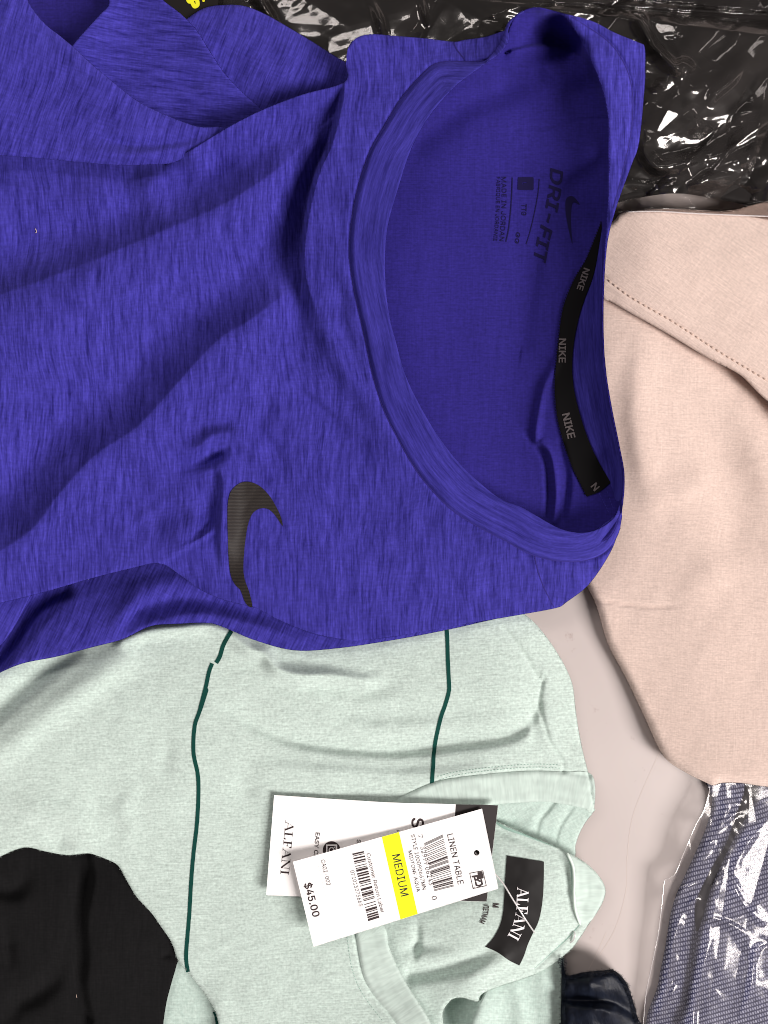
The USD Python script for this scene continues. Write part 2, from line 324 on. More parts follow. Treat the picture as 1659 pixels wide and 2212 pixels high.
look('table_top', {'g': ('geometry', {}), 'n': ('noise_texture', {'scale': 9.0, 'detail': 4.0}), 'r': ('rgb_ramp', {'ramp': [(0.3, (0.405, 0.350, 0.335)), (0.7, (0.45, 0.392, 0.376))]}),
     'n2': ('noise_texture', {'scale': 55.0, 'detail': 5.0, 'roughness': 0.7}), 'r2': ('rgb_ramp', {'ramp': [(0.64, (1, 1, 1)), (0.76, (0.62, 0.52, 0.48))]}),
     'v': ('voronoi_texture', {'scale': 38.0, 'randomness': 1.0}), 'r3': ('rgb_ramp', {'ramp': [(0.028, (0.35, 0.28, 0.26)), (0.042, (1, 1, 1))]}),
     'mx': ('mix_color', {'blend_type': 'multiply', 'fac': 0.75}), 'mx2': ('mix_color', {'blend_type': 'multiply', 'fac': 0.7}), 'p': ('principled_bsdf', {'roughness': 0.42, 'specular_ior_level': 0.35})},
     [('g.position', 'n.vector'), ('g.position', 'n2.vector'), ('g.position', 'v.vector'), ('n.fac', 'r.fac'), ('n2.fac', 'r2.fac'), ('v.distance', 'r3.fac'), ('r.color', 'mx.a'), ('r2.color', 'mx.b'), ('mx.result', 'mx2.a'), ('r3.color', 'mx2.b'), ('mx2.result', 'p.base_color')])
plain('scratch', (0.52, 0.44, 0.40), 0.4)
def film(name, haze, boost, rough, tint, soft=0.35):
    look(name, {'t': ('transparent_bsdf', {'color': (0.97, 0.965, 0.96)}), 'g1': ('glossy_bsdf', {'color': (1, 0.97, 0.95), 'roughness': rough}), 'g2': ('glossy_bsdf', {'color': (1, 0.96, 0.94), 'roughness': 0.30}), 'g': ('mix_closure', {'fac': soft}), 'd': ('diffuse_bsdf', {'color': tint}),
         'f': ('fresnel', {'IOR': 1.5}), 'k': ('math', {'math_type': 'multiply_add', 'value2': boost, 'value3': 0.01, 'use_clamp': True}), 'm': ('mix_closure', {}), 'm2': ('mix_closure', {'fac': haze})},
         [('f.fac', 'k.value1'), ('g1.BSDF', 'g.closure1'), ('g2.BSDF', 'g.closure2'), ('k.value', 'm.fac'), ('t.BSDF', 'm.closure1'), ('g.closure', 'm.closure2'), ('m.closure', 'm2.closure1'), ('d.BSDF', 'm2.closure2')], 'm2.closure')
film('clear_film', 0.008, 1.0, 0.10, (0.8, 0.70, 0.68), 0.14)
film('clear_film_hazy', 0.05, 0.45, 0.11, (0.75, 0.70, 0.76), 0.12)
look('denim', {'uv': ('uvmap', {}), 'ms': ('mapping', {'scale': (1, 0.5, 1)}), 'b': ('brick_texture', {'offset': 0.5, 'offset_frequency': 2, 'color1': (0.27, 0.275, 0.39), 'color2': (0.46, 0.465, 0.58), 'mortar': (0.020, 0.022, 0.078), 'scale': 1.0, 'mortar_size': 0.00030, 'mortar_smooth': 0.5, 'brick_width': 0.0013, 'row_height': 0.0012}),
     'n': ('noise_texture', {'scale': 700.0, 'detail': 2.0}), 'nv': ('noise_texture', {'scale': 60.0, 'detail': 2.0}), 's': ('vector_math', {'math_type': 'multiply_add', 'vector2': (0.0011, 0.0011, 0)}), 'r': ('rgb_ramp', {'ramp': [(0.3, (0.4, 0.4, 0.45)), (0.65, (1, 1, 1))]}), 'm': ('mix_color', {'blend_type': 'multiply', 'fac': 0.8}),
     'bp': ('bump', {'strength': 0.4, 'distance': 0.0005}), 'p': ('principled_bsdf', {'roughness': 0.8, 'specular_ior_level': 0.2})},
     [('uv.UV', 'n.vector'), ('uv.UV', 'nv.vector'), ('nv.color', 's.vector1'), ('uv.UV', 's.vector3'), ('s.vector', 'ms.vector'), ('ms.vector', 'b.vector'), ('n.fac', 'r.fac'), ('b.color', 'm.a'), ('r.color', 'm.b'), ('m.result', 'p.base_color'), ('b.fac', 'bp.height'), ('bp.normal', 'p.normal')])
look('velvet', {'uv': ('uvmap', {}), 'm': ('mapping', {'scale': (320, 160, 1)}), 'n': ('noise_texture', {'scale': 1.0, 'detail': 3.0, 'roughness': 0.7}), 'r': ('rgb_ramp', {'ramp': [(0.35, (0.0025, 0.0035, 0.008)), (0.75, (0.007, 0.010, 0.020))]}),
     'p': ('principled_bsdf', {'roughness': 0.5, 'specular_ior_level': 0.15, 'sheen_weight': 0.16, 'sheen_roughness': 0.25, 'sheen_tint': (0.45, 0.6, 1.0)}), 'b': ('bump', {'strength': 0.5, 'distance': 0.001})},
     [('uv.UV', 'm.vector'), ('m.vector', 'n.vector'), ('n.fac', 'r.fac'), ('r.color', 'p.base_color'), ('n.fac', 'b.height'), ('b.normal', 'p.normal')])

# ------------------------------------------------------------------ the table
tb = trimesh.creation.box((1.5, 1.7, 0.03)); tb.apply_translation((0, 0, -0.015))
tag(put('table', tb.vertices, tb.faces, 'table_top', smooth=False), 'pale greige table top, scratched and marked, under the clothes', 'table', kind='structure')
FLAT = Sheet([(0, 0), (W, 0), (W, H), (0, H)], lambda u, v: 0 * u, 0, straight=True)
for pts in (c6([(1195, 290), (1080, 560), (1050, 760), (1045, 900), (1000, 1060), (930, 1180)]), c6([(960, 1080), (905, 1200), (870, 1260)])):
    v_, f_, uv_ = ribbon(pts, 0.9, FLAT, 0.06); put('scratch', v_, f_, 'scratch', stage.GetPrimAtPath('/World/table'), uv_)

# ------------------------------------------------------------------ black garment in a clear bag, top
bk = thing('black_garment', 'flat black garment packed inside the clear bag at the top', 'garment', (1300, 150, 0))
z_bk = surface([(300, -60, 4), (800, -60, 8), (1300, -60, 14), (1720, -60, 16), (300, 200, 3), (800, 250, 5), (1300, 350, 13), (1720, 380, 14), (1500, 200, 16), (1500, 450, 11), (1300, 470, 8)],
    [Fold(TP([(300, 900), (700, 700), (1100, 300), (1300, -50)]), 3, 60, 30), Fold(TP([(200, 1400), (700, 1000), (1200, 800), (1650, 400)]), 3.5, 30, 60), Fold([(1000, -20), (1080, 60), (1110, 180)], 2.5, 20, 40)], [(3, 130, 90, 4)])
BK = Sheet([(100, -80), (900, -90), (1740, -90), (1760, 300), (1745, 447), (1640, 446), (1560, 432), (1470, 418), (1400, 424), (1330, 440), (1250, 470), (900, 420), (300, 330), (100, 200)], z_bk, 2.5, 5)
BK.build('body', 'black_lining', bk, seed=1)
s_curve = smooth_path([(414, -9), (409, 0), (402, 9), (409, 14), (417, 9), (422, -1), (428, 4), (431, 9), (427, 15), (420, 16)], 8)
yl = thing('printed_tag', 'black tag with bright yellow lettering peeking out above the purple sleeve', 'tag', (410, 10, 0))
YT = Sheet([(350, -60), (478, -60), (470, 20), (452, 60), (330, 60)], lambda u, v: z_bk(u, v) * 0 + 19.5, 0.3, 6, straight=True)
YT.build('card', 'black_lining', yl, drop=0.6)
prints('lettering', LineString(c1([(820, -30), (815, -6), (826, 6), (840, 4), (848, -10)])).buffer(1), YT, 'yellow_print', yl) if False else None
yb = crop(600, 0, 2.074)
prints('lettering', shapely.union_all([LineString(smooth_path(yb([(262, -60), (285, -18), (300, 12), (325, 8), (335, -30)]), 6)).buffer(4.2), LineString(smooth_path(yb([(330, 30), (345, 52), (368, 40), (366, 8), (350, -20)]), 6)).buffer(4.4), LineString(yb([(418, 6), (424, -30)])).buffer(2.6)]), YT, 'yellow_print', yl, 0.2, 3)

class Facets:
    """Crumpled film: flat facets between sharp creases, from a random net stretched along one direction."""
    def __init__(self, box, gap, amp, ang, stretch, seed, clusters=None):
        g = np.random.default_rng(seed); x0, y0, x1, y1 = box; n = int((x1 - x0) * (y1 - y0) / gap ** 2 / stretch)
        p = np.column_stack([g.uniform(x0, x1, n), g.uniform(y0, y1, n)]); c, s = math.cos(ang), math.sin(ang)
        self.t = lambda u, v: np.stack([(c * u + s * v) / stretch, -s * u + c * v], -1)
        h = g.normal(0, 1, n) * amp; self.clusters = clusters
        self.f = LinearNDInterpolator(self.t(p[:, 0], p[:, 1]), h, fill_value=0.0)
    def __call__(self, u, v):
        u, v = np.asarray(u, float), np.asarray(v, float); z = self.f(self.t(u, v))
        if self.clusters: z = z * np.clip((meshkit.fbm(np.stack([u / 130, v / 130, 0 * u + self.clusters], -1), 2, self.clusters) - 0.5) * 6, 0.04, 1)
        return z
FB = (380, -160, 1820, 560)
fac = [Facets(FB, 62, 2.6, -0.75, 2.4, 41), Facets(FB, 34, 1.0, 0.1, 2.0, 42, 5), Facets(FB, 12, 0.26, -0.5, 2.0, 43, 8), Facets(FB, 120, 2.5, -0.9, 3.0, 44)]
FB2 = (1250, 1560, 1820, 2320)
fac2 = [Facets(FB2, 64, 0.9, 1.75, 2.4, 51), Facets(FB2, 30, 0.4, 1.4, 2.0, 52, 6), Facets(FB2, 12, 0.16, 1.2, 1.8, 53, 9)]
fl = thing('plastic_bag', 'crinkled clear plastic bag over the black garment, top right, ending on the beige cloth', 'plastic bag', (1450, 250, 0))
film_folds = [Fold(TP([(200, 130), (300, 200), (430, 430), (480, 500), (650, 660), (760, 640), (880, 720)]), [0, 5, 6, 7, 6, 5, 0], 10, 18),
    Fold(TP([(360, 1480), (370, 1580), (470, 1690), (600, 1700), (800, 1620), (1050, 1570), (1400, 1350), (1650, 1190)]), [3, 5, 6, 7, 6, 5, 4, 3], 22, 14), Fold(TP([(650, 1780), (800, 1720), (980, 1640)]), 4, 12, 16), Fold(TP([(1050, 1750), (1250, 1640), (1500, 1560), (1650, 1440)]), 5, 22, 20), Fold(TP([(780, 1900), (900, 1850), (1000, 1800), (1300, 1780)]), 4, 8, 16),
    Fold(TP([(800, 1130), (900, 1260), (1100, 1290)]), 4.5, 8, 25), Fold(TP([(1000, 1090), (1080, 950), (1250, 800), (1420, 560)]), 4, 14, 10), Fold(TP([(400, 920), (520, 850), (640, 800)]), 4, 12, 10),
    Fold([(545, -30), (580, 30), (612, 85)], [6, 6, 4], 12, 14), Fold([(790, -20), (820, 40), (836, 110)], 5, 8, 12), Fold([(905, -20), (918, 30), (925, 60)], 4.5, 6, 8)]
z_fl = lambda u, v: np.maximum(z_bk(u, v) + 2.5, 0) + 2.5 + sum(g(u, v) for g in fac) + sum(g(u, v) for g in film_folds) - 5.5 * np.clip((v - 400) / 60, 0, 1)
FL = Sheet([(455, -80), (900, -90), (1740, -90), (1755, 300), (1745, 470), (1600, 466), (1500, 462), (1420, 457), (1335, 459), (1250, 470), (900, 430), (560, 300), (470, 60)], lambda u, v: np.maximum(z_fl(u, v), 0), 0, 2.7)

# ------------------------------------------------------------------ beige linen garment, right
bg = thing('beige_garment', 'folded beige linen garment with a stitched hem beside the purple shirt', 'garment', (1500, 1000, 0))
z_b0 = surface([(1250, 600, 12), (1300, 640, 14), (1320, 760, 19), (1300, 900, 15), (1300, 1050, 13), (1290, 1200, 11), (1300, 1350, 9.5), (1370, 1480, 9.5), (1440, 1620, 12), (1540, 1680, 17), (1720, 1700, 22), (1720, 900, 18), (1500, 800, 19), (1720, 1200, 22), (1500, 1100, 19), (1500, 1400, 17.5), (1620, 1550, 19), (1420, 950, 18)],
    [Fold([(1400, 690), (1375, 860), (1390, 1010), (1430, 1130)], 2.5, 45, 30), Fold([(1480, 830), (1560, 980), (1590, 1150), (1570, 1290)], -2.2, 60, 50), Fold([(1360, 1080), (1470, 1060), (1560, 990)], 1.8, 35, 28), Fold([(1450, 1300), (1540, 1240), (1650, 1210)], 1.8, 40, 40), Fold([(1600, 850), (1640, 1000), (1720, 1120)], 2.2, 40, 40), Fold(c4([(900, 1115), (1000, 1130), (1180, 1147), (1320, 1135)]), [-1.0, -1.2, -1.2, 0], 3, 3)], [(2.2, 130, 200, 2), (0.9, 60, 260, 12, 0.5)])
B0 = Sheet([(1225, 560), (1500, 620), (1760, 800), (1770, 1200), (1760, 1705), (1659, 1700), (1600, 1692), (1560, 1692), (1541, 1697), (1528, 1692), (1480, 1668), (1432, 1632), (1392, 1550), (1350, 1462), (1312, 1390), (1288, 1310), (1266, 1265), (1230, 1180), (1215, 900)], z_b0, 5.0, 5)
B0.build('lower_panel', 'linen', bg, rot=-0.06, warp=24, seed=3, drop=6, inset=6)
z_b1 = surface([(1250, 480, 16), (1310, 600, 19), (1350, 470, 17), (1450, 460, 17), (1560, 460, 17), (1720, 462, 17), (1480, 720, 25), (1600, 800, 27), (1720, 890, 28), (1500, 580, 24), (1620, 640, 26), (1720, 600, 24), (1400, 560, 23)],
    [Fold(BG([(160, 740), (420, 940), (800, 1160), (1200, 1420), (1700, 1720)]), [-0.8] * 5, 4, 5), Fold(BG([(210, 800), (450, 990), (820, 1220), (1220, 1480), (1700, 1780)]), [0.6] * 5, 8, 8)], [(2.5, 140, 110, 9)])
B1 = Sheet([(1240, 540), (1290, 500), (1325, 478), (1340, 462), (1370, 455), (1450, 451), (1560, 456), (1770, 464), (1775, 940), (1659, 868), *BG([(1400, 1640), (1100, 1480), (700, 1240), (430, 1090), (250, 985), (150, 930)]), (1250, 580)], z_b1, 2.6, 4)
B1.build('hem_flap', 'linen', bg, rot=-0.62, warp=10, seed=5, drop=6)
st_path = smooth_path(BG([(160, 740), (420, 940), (800, 1160), (1200, 1420), (1700, 1720)]), 20); st_l = np.concatenate([[0], np.cumsum(np.linalg.norm(np.diff(st_path, axis=0), axis=1))])
for s in np.arange(4, st_l[-1] - 12, 13.2):
    q = np.stack([np.interp(s + np.array([0, 3, 6, 8.5]), st_l, st_path[:, i]) for i in (0, 1)], -1)
    z = B1.z(q[:, 0], q[:, 1]) + np.array([0.0, 0.35, 0.35, 0.0]); v_, f_ = tube(np.column_stack([q, z]), np.array([0.25, 0.5, 0.5, 0.25]), 6); put('stitch', v_, f_, 'linen_thread', bg)
z_flm = lambda u, v: np.maximum(z_fl(u, v), np.maximum(B1.over(u, v, 1.0), 0.6))
FL.zf = z_flm
FL.build('film', 'clear_film', fl, drop=0.1, inset=0.2)
v_, f_ = tube(np.array([(u, v, float(z_flm(np.array([u]), np.array([v]))[0]) + 0.1) for u, v in smooth_path([(1335, 458.5), (1420, 456.5), (1500, 461), (1600, 465), (1700, 469)], 14)]), 0.35, 5); put('sealed_edge', v_, f_, 'nylon', fl)

# ------------------------------------------------------------------ denim in a clear bag, bottom right
jn = thing('denim_garment', 'folded indigo denim garment packed in the clear bag, bottom right', 'garment', (1550, 1950, 0))
z_d0 = surface([(1440, 1660, 5), (1720, 1660, 5), (1420, 1900, 4.5), (1400, 2250, 4.5), (1720, 2250, 5), (1560, 1950, 5), (1480, 2000, 5)], [], [(1.5, 90, 90, 3)])
D0 = Sheet(DN([(1180, 60), (1700, 60), (1800, 1000), (1790, 2200), (755, 2200), (790, 1750), (838, 1500), (880, 1240), (925, 1070), (1005, 890), (1115, 650), (1180, 480), (1215, 300)]), z_d0, 3.0, 4)
D0.build('folded_leg', 'denim', jn, rot=0.25, warp=22, seed=2, drop=7)
z_d1 = surface([(1560, 1640, 8), (1720, 1640, 8), (1650, 1740, 8.5), (1500, 1850, 8), (1470, 2000, 8), (1440, 2240, 7.5), (1720, 1900, 10), (1720, 2250, 9), (1580, 2050, 10), (1560, 2230, 9.5)], [Fold(DN([(1160, 1220), (1400, 1260), (1600, 1330)]), [-1.5, -1, 0], 12, 12)], [(2, 90, 90, 5)])
D1 = Sheet(DN([(1575, 60), (1800, 60), (1850, 1000), (1850, 2200), (985, 2200), (1010, 1900), (1060, 1580), (1105, 1350), (1140, 1230), (1215, 980), (1355, 670), (1480, 440), (1560, 260)]), z_d1, 3.2, 4)
D1.build('upper_fold', 'denim', jn, rot=0.30, warp=22, seed=4, drop=6)
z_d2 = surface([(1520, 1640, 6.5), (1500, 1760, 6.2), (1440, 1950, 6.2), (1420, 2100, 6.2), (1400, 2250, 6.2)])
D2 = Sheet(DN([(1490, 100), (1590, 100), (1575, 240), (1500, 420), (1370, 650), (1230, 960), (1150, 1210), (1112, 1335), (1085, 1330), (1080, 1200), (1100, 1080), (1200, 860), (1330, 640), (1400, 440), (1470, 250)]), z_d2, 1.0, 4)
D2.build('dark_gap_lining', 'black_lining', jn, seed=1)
f2 = thing('plastic_bag', 'crinkled clear plastic bag around the folded indigo denim, bottom right', 'plastic bag', (1540, 1950, 0))
ff2 = [Fold(DN([(960, 1230), (910, 1400), (880, 1600), (850, 1770), (820, 1900), (800, 2000)]), [2, 5, 5, 5, 4, 3], 9, 9), Fold(DN([(1200, 1400), (1150, 1600), (1110, 1780), (1070, 1900), (1060, 2080)]), [2, 5, 5, 5, 5], 8, 12), Fold(DN([(1480, 1110), (1540, 1200), (1650, 1290)]), 4.5, 12, 8), Fold(DN([(1150, 1215), (1350, 1280), (1540, 1390)]), 3, 5, 8), Fold(DN([(1330, 960), (1500, 640), (1660, 460)]), 4, 8, 8), Fold(DN([(1350, 940), (1390, 1000), (1480, 1150)]), 3, 5, 6),
       Fold(DN([(1660, 1440), (1560, 1500), (1520, 1800), (1420, 2080)]), 4, 6, 6), Fold(DN([(1100, 800), (1200, 640), (1260, 600)]), 4, 8, 8), Fold(DN([(890, 1130), (980, 1020), (1100, 940)]), 3.5, 6, 6), Fold(DN([(980, 1190), (1080, 1090), (1120, 1060)]), 4, 6, 6), Fold(DN([(1230, 580), (1380, 420), (1500, 380)]), 4, 7, 7), Fold(DN([(1380, 190), (1450, 300), (1460, 340)]), 4, 6, 8), Fold(DN([(1300, 280), (1320, 400), (1230, 560)]), 4, 6, 6), Fold(DN([(920, 1740), (900, 1830), (800, 1990)]), 4, 6, 6)]
def z_f2(u, v):
    base = np.maximum(np.maximum(D1.over(u, v), D0.over(u, v)), 1.0)
    s = surface_f2(u, v); return np.maximum(np.maximum(s, base + 0.7) + 0.6 + sum(g(u, v) for g in fac2) + 0.42 * sum(g(u, v) for g in ff2), base + 0.3)
surface_f2 = surface([(1440, 1660, 7), (1720, 1660, 9), (1650, 1740, 9), (1380, 1760, 3), (1345, 1900, 1.4), (1320, 2050, 1.2), (1290, 2250, 1.2), (1500, 1900, 9), (1720, 1950, 11), (1720, 2250, 10), (1470, 2200, 8.5), (1410, 1950, 5.5), (1390, 2200, 5), (1600, 2050, 11)])
F2 = Sheet(DN([(1195, 60), (1750, 60), (1800, 1000), (1800, 2220), (640, 2220), (665, 2078), (690, 1850), (740, 1600), (790, 1350), (820, 1100), (838, 945), (880, 920), (925, 880), (1000, 700), (1085, 500), (1150, 380), (1195, 230)]), z_f2, 0, 2.7)
F2.build('film', 'clear_film_hazy', f2, drop=0.3, inset=0.3)
ed = smooth_path(DN([(665, 2150), (690, 1850), (740, 1600), (790, 1350), (820, 1100), (838, 945), (880, 920), (925, 880), (1000, 700), (1085, 500), (1150, 380), (1195, 230)]), 8)
v_, f_ = tube(np.column_stack([ed, F2.z(ed[:, 0] + 1, ed[:, 1]) + 0.1]), 0.22, 5); put('sealed_edge', v_, f_, 'nylon', f2)

# ------------------------------------------------------------------ navy velvet and black garments, bottom
vl = thing('velvet_garment', 'crushed navy velvet garment at the bottom beside the mint shirt', 'garment', (1290, 2140, 0))
z_v = surface([(1200, 2090, 13), (1300, 2080, 13), (1370, 2180, 12), (1290, 2150, 17), (1200, 2250, 15), (1370, 2260, 12), (1290, 2260, 18)], [Fold(DN([(50, 1880), (250, 1895), (420, 1910), (600, 2000)]), [-3, -4, -4, -2], 16, 10), Fold(DN([(120, 1800), (250, 1770), (400, 1790)]), 2.5, 20, 20), Fold(DN([(200, 2080), (280, 1960), (400, 1990), (430, 2100)]), 3.5, 22, 18)], [(2.5, 40, 30, 6)])
VL = Sheet([(1214, 2078), *DN([(60, 1690), (200, 1668), (330, 1655), (430, 1652), (490, 1690), (535, 1750), (565, 1820), (592, 1910), (622, 2020), (640, 2180)]), (1240, 2290), (1214, 2280)], z_v, 5.0, 3.5)
VL.build('body', 'velvet', vl, rot=0.3, seed=3, drop=8, inset=3)
e = VL.edge; cp, cc = [], []
for _ in range(2600):
    s = random.random() * e.length; u, v = e.interpolate(s).coords[0]; u2, v2 = e.interpolate(s + 2).coords[0]; n = np.array([v2 - v, u - u2]); n /= np.linalg.norm(n) + 1e-9
    if VL.poly.contains(shapely.Point(u + 3 * n[0], v + 3 * n[1])): n = -n
    i = random.uniform(-1, 10); L = random.uniform(1, 3.2); j = np.array([random.gauss(0, .5), random.gauss(0, .5)]); a = np.array([u, v]) - n * i; b = a + (n + j) * L
    z = float(VL.z(np.array([a[0]]), np.array([a[1]]))[0]) if i > 0 else float(VL.zf(np.array([u]), np.array([v]))[0]) - 5 - random.random() * 2
    o = origin(str(vl.GetPath())); cp += [P(*a, z) - o, P(*((a + b) / 2), z + 0.6) - o, P(*b, z + 0.5 + random.uniform(-.6, .5)) - o]; cc.append(3)
bc = UsdGeom.BasisCurves.Define(stage, str(vl.GetPath()) + '/pile'); bc.CreateTypeAttr('linear'); bc.CreatePointsAttr([Gf.Vec3f(*map(float, x)) for x in cp]); bc.CreateCurveVertexCountsAttr(cc); bc.CreateWidthsAttr([0.00016] * len(cp)); bc.SetWidthsInterpolation('vertex')
UsdShade.MaterialBindingAPI.Apply(bc.GetPrim()).Bind(LOOK['velvet']); tag(bc.GetPrim(), None, None, None, 'stuff')

kb = thing('black_garment', 'soft black knit garment in the bottom left corner, partly under the mint shirt', 'garment', (180, 2060, 0))
kc = crop(0, 3200, 1.8433)
z_k = surface([(0, 1840, 8), (120, 1850, 6), (200, 1860, 6), (380, 2050, 8), (0, 2050, 9), (100, 2050, 11), (300, 2080, 11), (0, 2260, 8), (200, 2260, 10), (360, 2260, 7), (80, 1930, 11), (250, 1930, 10)],
    [Fold(kc([(610, 300), (640, 450), (610, 640), (590, 780), (605, 1050), (590, 1250), (640, 1500)]), [-5, -6, -5.5, -6, -5, -5, -4], 9, 26), Fold(kc([(480, 1000), (400, 1200), (250, 1330), (150, 1380), (60, 1500)]), [-1, -3, -4, -3.5, -2], 22, 24), Fold(kc([(0, 560), (120, 560), (200, 430)]), [-4, -4, -1], 20, 20), Fold(kc([(10, 760), (60, 960), (90, 1150)]), -3.5, 16, 12), Fold(kc([(900, 420), (800, 700), (860, 1000), (900, 1400)]), 2, 60, 60), Fold(kc([(1150, 1060), (1220, 1030), (1290, 1070)]), -2.5, 7, 7)], [(1.5, 80, 80, 8)])
z_k0 = z_k; z_k = lambda u, v: np.maximum(z_k0(u, v), 1.5)
KB = Sheet([(-90, 1790), *c5([(60, 700), (130, 660), (380, 690), (560, 760), (600, 850), (700, 960), (800, 1100), (805, 1185), (772, 1200), (755, 1250), (735, 1320), (718, 1390), (704, 1500)]), (352, 2300), (-90, 2300)], z_k, 1.0, 4)

# ------------------------------------------------------------------ mint T-shirt
mt = thing('mint_t_shirt', 'pale mint knit T-shirt with dark green pinstripes below the purple shirt', 't-shirt', (700, 1750, 0))
z_m0 = surface([(1040, 2190, 12), (1100, 2170, 10), (985, 2185, 1.5), (960, 2200, 1.5), (1000, 2168, 2), (340, 2100, 4), (600, 2100, 4), (1000, 2150, 5), (1215, 2080, 6), (1215, 2260, 6), (340, 2280, 4), (900, 2240, 4)], [Fold(c6([(412, 1378), (386, 1430), (372, 1510)]), [7, 8, 8], 40, 6), Fold(c6([(560, 1310), (590, 1400), (600, 1490)]), [2, 2.5, 2], 14, 22), Fold(c6([(690, 1270), (710, 1490)]), [1.5, 1.5], 20, 20)], [(1.2, 60, 60, 3)])
z_m0r = z_m0; z_m0 = lambda u, v: np.maximum(z_m0r(u, v), 1.0)
M0 = Sheet([(330, 1990), (500, 1990), (1000, 2030), (1205, 2000), (1216, 2060), (1220, 2120), (1223, 2180), (1226, 2300), (330, 2300)], z_m0, 1.0, 4)
M0.build('lower_layer', 'mint_under', mt, warp=10, seed=6)
KB.build('body', 'black_knit', kb, warp=16, seed=2, drop=3)
z_m3 = surface([(1060, 1740, 14), (1280, 1750, 12), (1060, 1800, 10), (1240, 1840, 8), (1150, 1780, 12)], [Fold(c6([(740, 510), (700, 560), (670, 600), (658, 660)]), [-1.5, -1.5, -1.3, -1], 5, 9), Fold(c6([(830, 520), (780, 590), (750, 650), (740, 720)]), [-1.0] * 4, 4, 7), Fold(c6([(470, 560), (560, 600), (640, 610)]), -2, 15, 12)], [(1.2, 40, 40, 2)])
M3 = Sheet(c6([(380, 480), (700, 470), (895, 535), (900, 565), (880, 590), (850, 640), (828, 700), (815, 760), (690, 760), (400, 660)]), z_m3, 1.0, 3.5)
M3.build('collar_far_side', 'mint_under', mt, rot=0.5, seed=4)
z_m2 = surface([(1020, 1770, 13), (1100, 1790, 16), (1200, 1825, 17), (1260, 1860, 16), (1300, 1920, 13), (1285, 1980, 11), (1230, 2050, 9), (1180, 2095, 9), (1080, 2130, 15), (1030, 2155, 19), (1000, 1900, 14), (900, 2000, 11), (1000, 2000, 15), (1120, 1900, 19), (1180, 1950, 19), (1100, 2050, 15), (950, 2100, 16), (980, 2180, 20), (900, 1850, 10), (920, 2200, 17), (1130, 2010, 18)],
    [Fold(c6([(430, 575), (520, 640), (650, 700), (760, 760), (800, 830), (810, 900)]), [-1, -2.2, -1.6, -1.2, -1.6, -1], 6, 12), Fold(c6([(790, 735), (822, 800), (822, 900), (830, 980), (848, 1040)]), [1.6, 1.8, 1.8, 1.8, 1.2], 7, 6), Fold(c6([(845, 1040), (800, 1090), (740, 1150), (650, 1240)]), [-1.4, -1.4, -1.4, -1], 5, 5), Fold(c6([(860, 800), (880, 900), (850, 1010)]), -0.8, 6, 8),
     Fold(c6([(120, 1260), (250, 1240), (400, 1190), (520, 1100)]), [-3, -3.5, -2, 0], 16, 18), Fold(c6([(140, 1010), (145, 1120), (120, 1230)]), -2.4, 8, 10), Fold(c6([(300, 1330), (400, 1270), (520, 1200), (650, 1150)]), 2, 22, 22), Fold(c6([(60, 1180), (150, 1140), (300, 1150)]), -2, 14, 14)], [(1.4, 60, 60, 5)])
M2 = Sheet(c6([(-160, 700), (100, 560), (380, 560), (490, 598), (600, 648), (720, 698), (800, 738), (850, 765), (890, 795), (930, 838), (955, 885), (952, 930), (925, 985), (890, 1035), (845, 1105), (800, 1160), (700, 1238), (600, 1280), (500, 1312), (425, 1345), (408, 1378), (380, 1372), (340, 1362), (300, 1366), (270, 1395), (254, 1430), (240, 1520), (60, 1560), (-160, 1300)]), z_m2, 1.8, 3.5)
M2.build('back_panel', 'mint_knit', mt, rot=0.12, warp=14, seed=7, drop=3)

ms = c6([(792, 738), (815, 790), (821, 850), (820, 910), (826, 980), (846, 1042)])
Sheet([*ms, *c6([(890, 1033), (923, 985), (950, 930), (953, 885), (929, 840), (890, 798), (850, 768)])], lambda u, v: M2.zf(u, v) + 0.5, 1.6, 3).build('collar_band', 'mint_rib', mt, uvfun=lambda u, v: np.stack([v, u], -1), seed=5, drop=1)
v_, f_ = tube(np.array([(a, b, float(M2.z(np.array([a]), np.array([b]))[0]) + 0.5) for a, b in smooth_path(ms, 8)]), 0.75, 8); put('seam', v_, f_, 'mint_plain', mt)
for path, w in ((c6([(846, 1044), (800, 1096), (740, 1152), (650, 1235)]), [2.2, 2.6, 2.2, 0.6]), (c6([(470, 592), (520, 626), (600, 655), (690, 690), (745, 712)]), [3, 6, 5, 3, 0.8]), (c6([(788, 742), (806, 790), (812, 860), (811, 920)]), [1.5, 2.2, 2, 0.8])):
    v_, f_, uv_ = ribbon(path, w, M2, 0.12); put('seam', v_, f_, 'seam_mint', mt, uv_)

